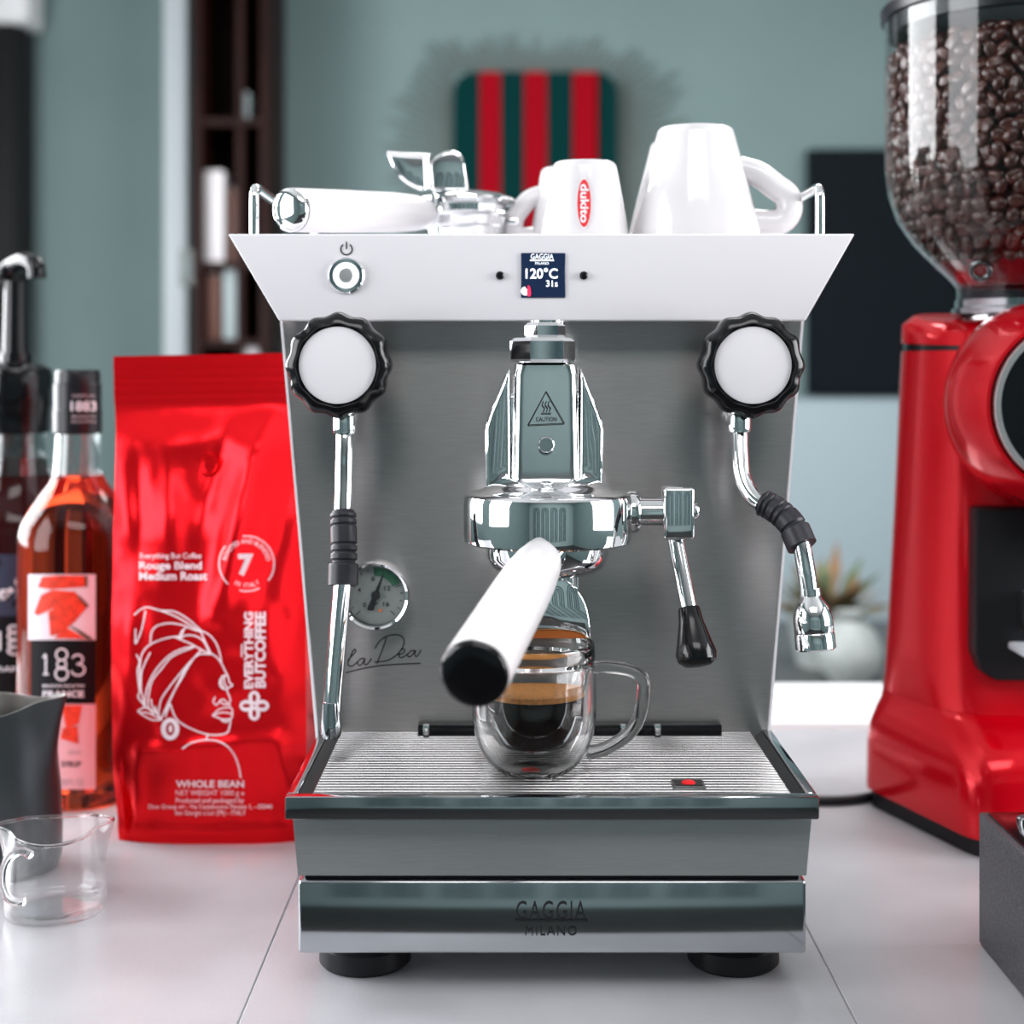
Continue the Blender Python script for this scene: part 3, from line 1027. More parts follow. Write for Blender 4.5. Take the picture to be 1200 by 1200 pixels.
c = Vector((W(685, 0, 1.07).x, 1.07, CUPZ))
h_s = W(0, 191, 1.07).z - CUPZ
cs = cup(c, .0225, .0325, h_s, 'small white cup with red oval logo, upside down on the machine', 1.15, .012)
cs2c = Vector((W(668, 0, 1.165).x, 1.165, CUPZ))
cup(cs2c, .0225, .0325, W(0, 198, 1.165).z - CUPZ, 'plain small white cup behind the red-logo cup, handle towards the portafilter', PI + .1, .016, hz=(.40, .72))
cb = Vector((W(815, 0, 1.085).x, 1.085, CUPZ))
cup(cb, .0275, .0475, W(0, 151, 1.085).z - CUPZ, 'large white cup upside down with its looped handle towards the steam side rail', -.12, .028, 'cappuccino_cup', (.38, .68))
cb2 = Vector((W(803, 0, 1.205).x, 1.205, CUPZ))
cup(cb2, .0275, .0475, W(0, 168, 1.205).z - CUPZ, 'large white cup mostly hidden behind the other large cup', PI * .5, .026, 'cappuccino_cup')


def cup_map(c, r_top, r_bot, h, off=.0004):
    def fn(x, y):
        D = c.y - .03
        for _ in range(4):
            p = W(x, y, D)
            f = (p.z - c.z) / h
            prof = [(0.0, r_bot + .0003), (.2, r_bot - .0008), (.55, r_bot - (r_bot - r_top) * .45), (1.0, r_top + .0002)]
            f = min(max(f, 0), 1)
            for (f0, q0), (f1, q1) in zip(prof, prof[1:]):
                if f0 <= f <= f1:
                    r = q0 + (q1 - q0) * (f - f0) / (f1 - f0)
                    break
            dx = p.x - c.x
            D = c.y - math.sqrt(max((r + off) ** 2 - dx * dx, 1e-8))
        return W(x, y, D)
    return fn


fmap = cup_map(c, .0225, .0325, h_s, .0007)
cl = patch('logo_edge', circ(684.5, 238, 9.2, 32, 30), fmap, 'print_white', cs)
cl2 = patch('logo_oval', circ(684.5, 238, 8.0, 32, 28), cup_map(c, .0225, .0325, h_s, .0011), 'print_red', cs)
lettering('dukito', cup_map(c, .0225, .0325, h_s, .0015), 680, 215.5, 690, 261, 'print_white', cs, .03, -90)

# ---- second portafilter, upside down on the cup tray
pc = Vector((W(546, 0, 1.165).x, 1.165, CUPZ))
p2 = empty('portafilter', pc, 'spare portafilter lying spout-up with white handle on top of the machine', 'portafilter')
Rp = 56 * 1.165 / F
zz = lambda y: W(0, y, 1.165).z - CUPZ
lathe('basket', [(0, .0), (Rp - .009, 0), (Rp - .006, zz(268)), (Rp - .004, zz(266)), (Rp - .003, zz(256)), (Rp - .001, zz(254)), (Rp, zz(253)), (Rp - .001, zz(251)), (Rp - .005, zz(250)), (Rp - .005, zz(243)), (Rp - .001, zz(239)), (Rp + .0015, zz(237)), (Rp + .001, zz(234)), (Rp - .006, zz(229)), (Rp - .018, zz(225)), (0, zz(224))], pc, 'chrome', p2, 72, ang=25)
for px in (492, 602):
    box('lug', (W(px - 7, 0, 1.165).x, 1.15, CUPZ + zz(267)), (W(px + 7, 0, 1.165).x, 1.18, CUPZ + zz(257)), 'chrome', p2, .002)
a0, a1 = W(500, 250, 1.140), W(341, 246, 1.005)
ad = (a1 - a0).normalized()
La = (a1 - a0).length
tube('neck', [Vector((pc.x - .025, 1.155, a0.z)), a0 + ad * .012], [.012, .010], 'chrome', p2, 24)
phd2 = lathe('handle', [(0, 0), (.0095, 0), (.0120, .004), (.0138, .018), (.0150, .045), (.0153, La * .7), (.0151, La - .002), (0, La - .001)], a0, 'white_handle', p2, 48, ad, ang=50)
lathe('end_cap', [(0, La - .001), (.0149, La - .001), (.0151, La + .001), (.0144, La + .003), (.0115, La + .005), (.006, La + .0062), (0, La + .0066)], a0, 'chrome', phd2, 48, ad, ang=50)
# upturned spout: rounded block and open scoop to the left
ys_ = 1.165
sc0 = lambda x, y: (W(x, 0, ys_).x, W(0, y, ys_).z)
poly = [sc0(506, 226), sc0(503, 196), sc0(510, 186), sc0(522, 179), sc0(533, 178), sc0(542, 183), sc0(546, 195), sc0(550, 226)]
prism('spout_block', poly, ys_ - .013, ys_ + .013, 'chrome', p2, .003, 3, ang=60)
poly = [sc0(455, 181), sc0(457, 188), sc0(461, 198), sc0(468, 209), sc0(477, 217), sc0(488, 223), sc0(500, 225), sc0(503, 222), sc0(503, 184), sc0(480, 184)]
prism('spout_scoop', poly, ys_ - .011, ys_ + .011, 'chrome', p2, .0025, 3, ang=60)
tube('spout_rim', [Vector((*[sc0(455, 182)[0]], ys_ - .011, sc0(0, 182)[1])), Vector((sc0(505, 0)[0], ys_ - .011, sc0(0, 186)[1]))], .0022, 'chrome', p2, 12)
tube('spout_rib', [Vector((sc0(500, 0)[0], ys_ - .012, sc0(0, 186)[1])), Vector((sc0(502, 0)[0], ys_ - .012, sc0(0, 224)[1]))], .0022, 'chrome', p2, 12)

# ================================================================== COFFEE BAG
BZ = .3795
bag = empty('coffee_bag', (-.236, 1.19, 0), 'tall red foil coffee bag printed with a white line-drawn head', 'coffee bag')


def lerp_tab(tab, t):
    if t <= tab[0][0]:
        return tab[0][1]
    for (a, x), (b, y) in zip(tab, tab[1:]):
        if t <= b:
            s = (t - a) / (b - a)
            s = s * s * (3 - 2 * s)
            return x + (y - x) * s
    return tab[-1][1]


def bag_half(v):
    return lerp_tab([(0, .036), (.03, .040), (.20, .049), (.40, .047), (.62, .037), (.80, .020), (.905, .0035), (1, .0025)], v)


def bag_edges(v):
    l = lerp_tab([(0, -.3085), (.15, -.3110), (.5, -.3125), (.8, -.3135), (.93, -.3185), (1, -.3190)], v)
    r = lerp_tab([(0, -.160), (.15, -.1600), (.5, -.1605), (.93, -.1640), (1, -.1645)], v)
    return l, r


def ridge(u, v, p, q, w, amp):
    px, py = p
    qx, qy = q
    dx, dy = (qx - px) * .15, (qy - py) * .38
    ex, ey = (u - px) * .15, (v - py) * .38
    L2 = dx * dx + dy * dy
    t = max(0, min(1, (ex * dx + ey * dy) / L2))
    d = math.hypot(ex - t * dx, ey - t * dy)
    return amp * math.exp(-(d / w) ** 2) * (1 - abs(2 * t - 1) ** 3 * .6)


def bag_front(x, z):
    v = max(0, min(1, z / BZ))
    l, r = bag_edges(v)
    u = max(0, min(1, (x - l) / (r - l)))
    h = bag_half(v)
    e = abs(2 * u - 1)
    y = 1.19 - h * (1 - .30 * e ** 3.5)
    k = min(1, max(0, (.90 - v) / .12)) * min(1, v / .05)
    s = 0
    s += ridge(u, v, (.80, .88), (.56, .48), .012, -.0105)
    s += ridge(u, v, (.60, .88), (.42, .62), .010, .0045)
    s += ridge(u, v, (.25, .84), (.34, .60), .009, -.0030)
    s += ridge(u, v, (.10, .82), (.18, .55), .008, .0030)
    s += ridge(u, v, (.95, .78), (.80, .52), .009, .0040)
    s += ridge(u, v, (.16, .20), (.86, .22), .006, -.0030)
    s += ridge(u, v, (.16, .20), (.10, .02), .006, -.0030)
    s += ridge(u, v, (.86, .22), (.95, .02), .006, -.0030)
    s += ridge(u, v, (.10, .45), (.08, .25), .007, -.002)
    s += .0035 * noise.noise(Vector((x * 26, z * 15, 3.1))) + .0014 * noise.noise(Vector((x * 70, z * 45, 7.7)))
    if v < .20 and .05 < u < .98:
        s += .008 * (1 - v / .20)
    y += s * k
    if v > .905:
        y += .0006 * math.sin(v * BZ / .0042 * 2 * PI) * (1 if v < .985 else 0)
    return y


nu, nv = 72, 150
V, Fc = [], []
vs_ = [j / nv for j in range(nv + 1)]
for j in range(nv + 1):
    v = vs_[j]
    z = v * BZ
    l, r = bag_edges(v)
    h = bag_half(v)
    row = []
    for i in range(nu + 1):
        x = l + (r - l) * i / nu
        row.append((x, bag_front(x, z), z + (.003 * (i / nu) if v > .5 else 0) * (v - .5) * 2))
    gus = .012 * min(1, max(0, (.93 - v) / .3))
    row.append((r - gus, 1.19, z))
    for i in range(nu, -1, -6):
        x = l + (r - l) * i / nu
        e = abs(2 * i / nu - 1)
        row.append((x, 1.19 + h * (1 - .30 * e ** 3.5), z))
    row.append((l + gus, 1.19, z))
    V.append(row)
n = len(V[0])
bm = bmesh.new()
vv = [[bm.verts.new(p) for p in row] for row in V]
for j in range(nv):
    for i in range(n):
        bm.faces.new((vv[j][i], vv[j][(i + 1) % n], vv[j + 1][(i + 1) % n], vv[j + 1][i]))
bm.faces.new(vv[0][::-1])
bm.faces.new(vv[-1])
finish('bag_body', bm, 'bag_foil', bag, ang=50)


def bmap(x, y, off=.0007):
    D = 1.14
    for _ in range(4):
        p = W(x, y, D)
        D = bag_front(p.x, p.z) - off
    return W(x, y, D)


vc = bmap(244, 545)
lathe('valve', [(0, .0012), (.003, .0012), (.0034, .0006), (.0062, .0006), (.0072, .0022), (.0090, .0022), (.0096, -.001)], vc, 'bag_foil', bag, 36, (0, -1, .05))
lettering('Everything But Coffee', bmap, 164, 648, 236, 656.5, 'bag_print', bag, .012)
lettering('Rouge Blend', bmap, 163, 658, 236.5, 670, 'bag_print', bag, .03)
lettering('Medium Roast', bmap, 163, 670, 243, 680, 'bag_print', bag, .03)
ring_patch('badge_ring', 289, 660.5, 31.5, 33, bmap, 'bag_print', bag, -8, 128, 40)
ring_patch('badge_ring', 289, 660.5, 31.5, 33, bmap, 'bag_print', bag, 152, 195, 16)
ring_patch('badge_ring', 289, 660.5, 31.5, 33, bmap, 'bag_print', bag, 222, 310, 24)
lettering('ROASTED AND BLENDED', bmap, 0, 0, 0, 0, 'bag_print', bag, .012, arc=(289, 660.5, 23.5, 29, -80, 82))
lettering('7', bmap, 279, 649, 297, 675, 'bag_print', bag, .05)
for i_, (ch, th) in enumerate(zip('IN ITALY', (210, 201, 193, 186, 178, 169, 160, 150))):
    if ch == ' ':
        continue
    t_ = math.radians(th)
    r_ = 25.5
    cx_, cy_ = 289 + r_ * math.sin(t_), 660.5 - r_ * math.cos(t_)
    v_, f_ = text_geo(ch, .01)
    wch = .9 if ch == 'I' else 3.6
    rr_ = t_ - PI
    pts_ = []
    for a_, b_ in v_:
        xx, yy = (a_ - .5) * wch, (b_ - .5) * 5.2
        pts_.append(bmap(cx_ + xx * math.cos(rr_) + yy * math.sin(rr_), cy_ + xx * math.sin(rr_) - yy * math.cos(rr_)))
    raw('lettering', pts_, f_, 'bag_print', bag)
lettering('EVERYTHING', bmap, 286, 717, 297, 807, 'bag_print', bag, .04, 90)
lettering('BUTCOFFEE', bmap, 298.5, 717, 311.5, 806, 'bag_print', bag, .04, 90)
grid_patch('logo_bar', 282.5, 755, 284.2, 770, bmap, 'bag_print', bag, 1, 3)
# clover emblem: four rings around a centre
for q in range(4):
    th = math.radians(90 * q)
    cx_, cy_ = 298 + 9.2 * math.sin(th), 827 - 9.2 * math.cos(th)
    V_, F_ = [], []
    for i in range(29):
        a_ = 2 * PI * i / 28
        for rx, ry in ((6.8, 8.2), (2.4, 4.6)):
            ex, ey = rx * math.cos(a_), ry * math.sin(a_)
            V_.append(bmap(cx_ + ex * math.cos(th) - ey * math.sin(th), cy_ + ex * math.sin(th) + ey * math.cos(th)))
    for i in range(28):
        F_.append((2 * i, 2 * i + 1, 2 * i + 3, 2 * i + 2))
    raw('emblem_petal', V_, F_, 'bag_print', bag)
G = lambda L: [(150 + x / 6.317, 690 + y / 6.317) for x, y in L]
head = [
    [(45, 195), (90, 155), (145, 137), (240, 160), (330, 165), (400, 195), (470, 245), (540, 310)],
    [(130, 160), (115, 240), (95, 320), (57, 405), (55, 350), (55, 295)],
    [(240, 162), (320, 190), (400, 230), (470, 275), (540, 322)],
    [(165, 400), (175, 320), (215, 275), (300, 255), (400, 268), (480, 300), (540, 318)],
    [(540, 310), (600, 340), (650, 400), (680, 480), (690, 550)],
    [(430, 290), (400, 310), (380, 350), (345, 355)],
    [(410, 300), (405, 330), (375, 372)],
    [(340, 355), (400, 380), (470, 410), (560, 460), (620, 482)],
    [(380, 372), (430, 345), (500, 350), (560, 390), (600, 470)],
    [(540, 320), (570, 390), (620, 490)],
    [(340, 355), (250, 375), (160, 415), (110, 470), (90, 540), (88, 640), (95, 740), (125, 870)],
    [(490, 425), (400, 445), (310, 490), (230, 570), (170, 660), (135, 760), (125, 860), (150, 890)],
    [(490, 430), (330, 500), (250, 590), (180, 680), (155, 780), (150, 870), (190, 930)],
    [(610, 485), (530, 485), (470, 530), (400, 610), (320, 710), (250, 810), (230, 890), (225, 955)],
    [(540, 455), (490, 510), (450, 570), (400, 660), (340, 760), (290, 860), (245, 965)],
    [(470, 530), (420, 600), (360, 720), (310, 830), (270, 920)],
    [(70, 905), (130, 878), (200, 915), (250, 965), (180, 970), (110, 935), (70, 905)],
    [(90, 915), (150, 920), (240, 965)],
    [(62, 485), (85, 540), (70, 600), (75, 680), (85, 760), (75, 800), (110, 850), (130, 880)],
    [(165, 470), (130, 540), (100, 620), (95, 720)],
    [(170, 815), (180, 870), (215, 920), (200, 870)],
    [(620, 480), (660, 510), (690, 550), (715, 600), (740, 650), (750, 690), (772, 715), (740, 735), (735, 760), (752, 800), (757, 830), (745, 855)],
    [(738, 640), (700, 650), (678, 690), (690, 730), (725, 748)],
    [(702, 640), (690, 690), (712, 740)],
    [(715, 635), (712, 690), (735, 735)],
    [(645, 800), (632, 835), (655, 860), (680, 830), (708, 820), (735, 845), (760, 870)],
    [(680, 830), (700, 850), (740, 860)],
    [(625, 938), (670, 895), (720, 880), (765, 885), (772, 930), (760, 960), (700, 965), (625, 938)],
    [(630, 935), (700, 915), (768, 925)],
    [(690, 975), (730, 985), (745, 970)],
    [(760, 965), (752, 1020), (738, 1060), (690, 1080), (600, 1080), (500, 1050), (400, 1000), (350, 950), (325, 890), (310, 850), (300, 880), (275, 950)],
    [(592, 1080), (575, 1122)],
    [(400, 1185), (470, 1140), (560, 1120), (650, 1125), (720, 1155), (780, 1220), (818, 1310), (834, 1400)],
]
for st in head:
    ribbons('line_drawing', [G(st)], 1.75, bmap, 'bag_print', bag, 6)
ec = G([(312, 1038)])[0]
V_, F_ = [], []
for i in range(37):
    a_ = 2 * PI * i / 36
    for rx, ry in ((10.8, 13), (5.0, 7.6)):
        V_.append(bmap(ec[0] + rx * math.cos(a_), ec[1] + ry * math.sin(a_)))
for i in range(36):
    F_.append((2 * i, 2 * i + 1, 2 * i + 3, 2 * i + 2))
raw('line_drawing', V_, F_, 'bag_print', bag)
patch('line_drawing', circ(ec[0] + .3, ec[1] - .3, 2.2, 16, 4.6), bmap, 'bag_print', bag)
lettering('WHOLE BEAN', bmap, 206, 914.5, 286, 923, 'bag_print', bag, .03)
lettering('NET WEIGHT 1000 g e', bmap, 206, 926, 286, 934, 'bag_print', bag, .0)
lettering('Produced and packaged by', bmap, 206, 935, 286, 942.5, 'bag_print', bag, .008)
lettering('Divo Group srl - Via Castelnuovo Parano 1, - 03040', bmap, 174, 942.5, 319, 949.5, 'bag_print', bag, .01)
lettering('San Giorgio a Liri (FR) - ITALY', bmap, 205, 949.5, 288, 957, 'bag_print', bag, .008)


# ================================================================== SYRUP BOTTLES
def cyl_map(cx, cy, r):
    def fn(x, y):
        D = cy - r
        for _ in range(5):
            p = W(x, y, D)
            dx = max(-r * .999, min(r * .999, p.x - cx))
            D = cy - math.sqrt(r * r - dx * dx)
        return W(x, y, D)
    return fn


b1c = Vector((W(91, 0, 1.285).x, 1.285, 0))
zB = lambda y: W(0, y, 1.285).z
b1 = empty('syrup_bottle', b1c, 'glass syrup bottle of clear red liquid with black cap and melon label', 'bottle')
rb = .0505
lathe('bottle_body', [(0, .002), (.040, .0005), (.046, .001), (.0495, .004), (rb, .010), (rb, zB(640)), (.0500, zB(626)), (.0480, zB(612)), (.0420, zB(598)), (.0330, zB(580)), (.0250, zB(566)), (.0212, zB(556)), (0, zB(556))], b1c, 'syrup_red', b1, 72, ang=50)
lathe('bottle_neck', [(.0212, zB(556) + .0002), (.0200, zB(535)), (.0190, zB(515)), (.0188, zB(508)), (.0170, zB(508)), (.0180, zB(535)), (.0190, zB(556) + .0004)], b1c, 'neck_clear', b1, 48)
cap1 = lathe('cap', [(.0195, zB(508)), (.0208, zB(506)), (.0208, zB(480)), (.0203, zB(479)), (.0203, zB(450)), (.0192, zB(449)), (.0192, zB(437)), (.0180, zB(433.5)), (0, zB(433))], b1c, 'cap_black', b1, 48, ang=30)
capm = cyl_map(b1c.x, b1c.y, .0208 + .0004)
lettering('1883', capm, 83, 470, 113, 482, 'print_white', cap1, .02)
lettering('DEPUIS', capm, 85, 462, 112, 466, 'print_grey', cap1, .02)
lettering('MAISON', capm, 84, 486, 112, 490, 'print_grey', cap1, .02)
lettering('ROUTIN', capm, 84, 492, 112, 496, 'print_grey', cap1, .02)
lm = cyl_map(b1c.x, b1c.y, rb + .0006)
lm2 = cyl_map(b1c.x, b1c.y, rb + .0010)
lm3 = cyl_map(b1c.x, b1c.y, rb + .0013)
lp1 = grid_patch('label_picture', 33, 673, 112, 750, lm, 'label_white', b1, 24, 2)
lb1 = grid_patch('label_band', 36, 750, 112, 825, lm, 'label_black', b1, 24, 2)
lf1 = grid_patch('label_foot', 36, 825, 112, 925, lm, 'label_pink', b1, 24, 2)
K = lambda L: [(x / 3.75, 640 + y / 3.75) for x, y in L]
for pl in ([(165, 180), (185, 135), (260, 128), (380, 130), (380, 178), (300, 185), (220, 190)],
           [(148, 295), (180, 215), (230, 192), (330, 200), (350, 225), (300, 250), (230, 275), (165, 305)],
           [(212, 290), (250, 265), (350, 228), (385, 265), (330, 330), (265, 385), (220, 395)],
           [(235, 405), (295, 360), (340, 385), (380, 408)],
           [(270, 700), (360, 700), (345, 780), (290, 800)], [(275, 800), (340, 790), (345, 870), (265, 845)]):
    patch('melon_slice', K(pl), lm2, 'melon', lp1)
for pl in ([(372, 130), (384, 130), (384, 180), (374, 180)], [(335, 215), (350, 220), (390, 262), (380, 270)], [(300, 345), (350, 370), (410, 408), (385, 410), (320, 362)]):
    patch('melon_rind', K(pl), lm3, 'melon_rind', lp1)
ribbons('lettering', [[(50.5, 771), (53.5, 768), (53.5, 790)], [(50.5, 790), (57, 790)],
                      [(84.5, 771), (89, 767.5), (95, 768.5), (97, 773), (94.5, 777), (90, 778.2)], [(90, 778.2), (96, 779.5), (99.2, 784), (97, 789.5), (91, 791.5), (85, 789), (84, 786)]], 2.0, lm2, 'print_white', lb1)
for yy_, ra, rb2 in ((767, 5.6, 7.6), (778.5, 4.2, 6.2), (789.5, 6.2, 8.4)):
    ring_patch('lettering', 72.2, yy_, ra, rb2, lm2, 'print_white', lb1)
lettering('MAISON ROUTIN', lm2, 50, 802, 98.5, 805.5, 'print_white', lb1, .01)
lettering('FRANCE', lm2, 50, 809.5, 98.5, 817, 'print_white', lb1, .03)
lettering('SIROP', lm2, 80, 880, 95, 884, 'print_grey', lf1, .0)
lettering('SYRUP', lm2, 72, 892, 95, 899, 'print_black', lf1, .02)
lettering('33.8 FL OZ', lm2, 68, 913, 98, 920, 'print_grey', lf1, .0)

b2c = Vector((W(19, 0, 1.39).x, 1.39, 0))
zB2 = lambda y: W(0, y, 1.39).z
b2 = empty('syrup_bottle', b2c, 'dark syrup bottle with a black pump, beside the red syrup bottle', 'bottle')
lathe('bottle_body', [(0, .002), (.042, .0005), (.047, .001), (.0505, .005), (.0515, .012), (.0515, zB2(632)), (.0505, zB2(612)), (.0460, zB2(598)), (.0400, zB2(584)), (.0345, zB2(570)), (.0320, zB2(556)), (0, zB2(556))], b2c, 'syrup_dark', b2, 64, ang=50)
lathe('bottle_neck', [(.0320, zB2(556) + .0002), (.0285, zB2(530)), (.0270, zB2(505)), (.0250, zB2(505)), (.0265, zB2(530)), (.0300, zB2(556) + .0004)], b2c, 'neck_clear', b2, 48)
lathe('inner_liquid', [(0, zB2(556) + .0003), (.0295, zB2(556) + .0003), (.027, zB2(536)), (0, zB2(536))], b2c, 'syrup_dark', b2, 40)
lathe('pump_collar', [(.0255, zB2(508)), (.0315, zB2(506)), (.0320, zB2(478)), (.0335, zB2(474)), (.0335, zB2(440)), (.0315, zB2(432)), (.024, zB2(427)), (.0150, zB2(424)), (.0150, zB2(414)), (0, zB2(414))], b2c, 'black_plastic', b2, 48, ang=30)
lathe('pump_stem', [(0, zB2(414)), (.0125, zB2(414)), (.0115, zB2(372)), (.0108, zB2(330)), (0, zB2(330))], b2c, 'black_plastic', b2, 32)
nzp = [W(4, 322, 1.39), W(14, 312, 1.39), W(28, 306, 1.378), W(40, 309, 1.368), W(43, 318, 1.366), W(43, 326, 1.366)]
tube('pump_head', spline([W(-26, 330, 1.40), W(-10, 320, 1.397)] + nzp, 6), .0085, 'black_plastic', b2, 20)
lm4 = cyl_map(b2c.x, b2c.y, .0515 + .0006)
lm5 = cyl_map(b2c.x, b2c.y, .0515 + .0011)
grid_patch('label_picture', -32, 650, 44, 722, lm4, 'berry', b2, 24, 2)
grid_patch('label_band', -32, 722, 44, 840, lm4, 'label_black', b2, 24, 2)
rnd = random.Random(3)
for i in range(12):
    patch('berry_print', circ(rnd.uniform(-24, 36), rnd.uniform(658, 712), rnd.uniform(3, 7), 14), lm5, 'print_white' if i % 2 else 'label_black', b2)
for s_, x0, x1, y0, y1 in (('1', -6, 1, 740, 762), ('8', 8, 23, 732, 751), ('8', 8, 24, 749, 768), ('3', 26, 40, 740, 762)):
    lettering(s_, lm5, x0, y0, x1, y1, 'print_white', b2, .0)
lettering('FRANCE', lm5, -10, 781, 40, 787, 'print_white', b2, .02)

# ================================================================== MILK PITCHER
pcx = Vector((W(3, 0, 1.10).x, 1.10, 0))
zP = lambda y: W(0, y, 1.10).z
ptc = empty('milk_pitcher', pcx, 'dark grey metal milk pitcher with a pouring lip, beside the glass jug', 'pitcher')
prof = [(.0, .0), (.036, 0), (.0405, .003), (.0425, .010), (.0428, .030), (.0415, .060), (.0385, .090), (.0370, .108), (.0372, .124)]


def pitcher_rings(prof, grow=0.0):
    rings = []
    n = 72
    for r, z in prof:
        ring = []
        for j in range(n):
            a = 2 * PI * j / n
            rr = r + grow
            # pouring lip to the right and a little to the front
            da = abs((a - math.radians(-12) + PI) % (2 * PI) - PI)
            t = max(0, (z - .068) / .056)
            rr += .0145 * (t ** 1.3) * math.exp(-(da / .30) ** 2)
            dz = .006 * t ** 2 * math.exp(-(da / .6) ** 2) - .005 * t ** 2 * math.exp(-((da - 1.4) / .7) ** 2)
            ring.append((pcx.x + rr * math.cos(a), pcx.y + rr * math.sin(a), z + dz))
        rings.append(ring)
    return rings


fine = []
for (r0, z0), (r1, z1) in zip(prof[1:], prof[2:]):
    for k_ in range(4):
        fine.append((r0 + (r1 - r0) * k_ / 4, z0 + (z1 - z0) * k_ / 4))
fine.append(prof[-1])
loft('pitcher_body', pitcher_rings(fine), 'pitcher_metal', ptc, cap=False, ang=60)
inn = [(r - .0012, max(z, .002)) for r, z in fine]
o = loft('pitcher_inside', pitcher_rings(inn), 'pitcher_inside', ptc, cap=False, ang=60)
rt, ri = pitcher_rings([fine[-1]])[0], pitcher_rings([inn[-1]])[0]
bm = bmesh.new()
A = [bm.verts.new(p) for p in rt]
B = [bm.verts.new(p) for p in ri]
for j in range(len(A)):
    bm.faces.new((A[j], A[(j + 1) % len(A)], B[(j + 1) % len(A)], B[j]))
finish('pitcher_rim', bm, 'pitcher_inside', ptc)
lathe('pitcher_base', [(0, .0003), (.0362, .0003), (.0362, .0018), (0, .0018)], pcx, 'pitcher_metal', ptc, 64)
hx = pcx.x
tube('pitcher_handle', spline([(hx - .036, 1.10, .112), (hx - .060, 1.098, .112), (hx - .072, 1.096, .095), (hx - .072, 1.096, .055), (hx - .060, 1.098, .032), (hx - .0405, 1.10, .030)], 5), .0045, 'pitcher_metal', ptc, 12)

# ================================================================== GLASS JUG
jc = Vector((W(65, 0, 1.012).x, 1.012, 0))
jg = empty('glass_jug', jc, 'small clear glass jug with two lips and curled handle, empty', 'jug')


def jug_rings(prof, grow=0.0):
    rings = []
    n = 80
    for r, z in prof:
        ring = []
        for j in range(n):
            a = 2 * PI * j / n
            t = max(0, (z - .034) / .024)
            rr = r + grow
            for a0 in (.18, PI + .18):
                da = abs((a - a0 + PI) % (2 * PI) - PI)
                rr += .0055 * t ** 1.5 * math.exp(-(da / .22) ** 2) - .0022 * t * math.exp(-((da - .5) / .22) ** 2)
            dz = .003 * t ** 2 * math.cos(2 * (a - .18))
            ring.append((jc.x + rr * math.cos(a), jc.y + rr * math.sin(a), z + dz))
        rings.append(ring)
    return rings


jo = [(.030, .0004), (.0325, .0012), (.0338, .004), (.034, .010), (.0338, .020), (.0336, .034), (.0336, .040), (.0336, .046), (.0337, .052), (.0338, .0575)]
ji = [(.0322, .0575), (.0320, .052), (.0319, .046), (.0319, .040), (.0319, .034), (.032, .020), (.0322, .010), (.0315, .006), (.029, .0042), (.015, .0040)]
loft('jug_wall', jug_rings(jo) + jug_rings(ji), 'jug_clear', jg, cap=True, ang=70)
rim = [Vector(p) + Vector((0, 0, .0002)) for p in jug_rings([(.0330, .0575)])[0]]
bmr = bm_loft(tube_rings(rim + [rim[0]], .0012, 8), cap=False)
finish('jug_rim', bmr, 'mug_glass', jg, ang=80)
hpt = [W(36, 1002, .985), W(24, 997, .980), W(10, 1006, .976), W(4, 1025, .975), W(7, 1047, .977), W(16, 1056, .981), W(28, 1056, .986)]
tube('jug_handle', spline(hpt, 6), .0030, 'mug_glass', jg, 14)

# ================================================================== GRINDER
GX, GY = .415, 1.205
gr_ = empty('coffee_grinder', (GX, GY, 0), 'glossy red coffee grinder with round dial and clear bean hopper', 'coffee grinder')


def foot_ring(hb, hf, y0, y1, r, z, n=7):
    """plan narrower in front: hb half width behind at y1, hf in front at y0"""
    corners = [(hb, y1), (-hb, y1), (-hf, y0), (hf, y0)]
    out = []
    m_ = len(corners)
    for i, (x, y) in enumerate(corners):
        p = Vector((x, y, 0))
        a = (Vector((*corners[i - 1], 0)) - p).normalized()
        b = (Vector((*corners[(i + 1) % m_], 0)) - p).normalized()
        s0, s1 = p + a * r, p + b * r
        for k_ in range(n + 1):
            t = k_ / n
            q = s0 * (1 - t) ** 2 + p * 2 * t * (1 - t) + s1 * t ** 2
            out.append(Vector((GX + q.x, GY + q.y, z)))
    return out


loft('rubber_base', [foot_ring(.115, .062, -.088, .062, .02, z) for z in (0, .014)], 'black_rubber', gr_)
loft('plinth', [foot_ring(.119, .066, -.092, .066, .022, .0142), foot_ring(.120, .067, -.093, .067, .024, .018), foot_ring(.120, .067, -.092, .067, .026, .055), foot_ring(.119, .066, -.088, .067, .03, .072),
                foot_ring(.116, .066, -.076, .067, .035, .084), foot_ring(.113, .068, -.062, .067, .038, .092), foot_ring(.112, .070, -.052, .067, .04, .100)], 'grinder_red', gr_, ang=60)
col = []
for z, hb, hf, y0, r in ((.1002, .112, .070, -.052, .04), (.115, .111, .072, -.046, .042), (.16, .1085, .074, -.042, .044), (.25, .1035, .075, -.040, .046), (.34, .0985, .075, -.040, .046), (.384, .0960, .074, -.040, .046)):
    col.append(foot_ring(hb, hf, y0, .067, r, z, 10))
loft('column', col, 'grinder_red', gr_, ang=60)
# lid sloping down to the front, a dark seam below it
sl = lambda p, z, k_: Vector((p.x, p.y, z + (p.y - GY) * k_))
rg = [foot_ring(.0945, .0725, -.038, .0655, .046, 0, 10), foot_ring(.096, .074, -.040, .067, .046, 0, 10), foot_ring(.0955, .0735, -.039, .0665, .046, 0, 10), foot_ring(.088, .068, -.032, .060, .046, 0, 10)]
loft('lid_seam', [[sl(p, .3842, 0) for p in rg[0]], [sl(p, .3890, .04) for p in rg[0]]], 'black_plastic', gr_)
loft('lid', [[sl(p, .3892, .04) for p in rg[1]], [sl(p, .402, .10) for p in rg[2]], [sl(p, .408, .14) for p in rg[3]]], 'grinder_red', gr_, ang=50)
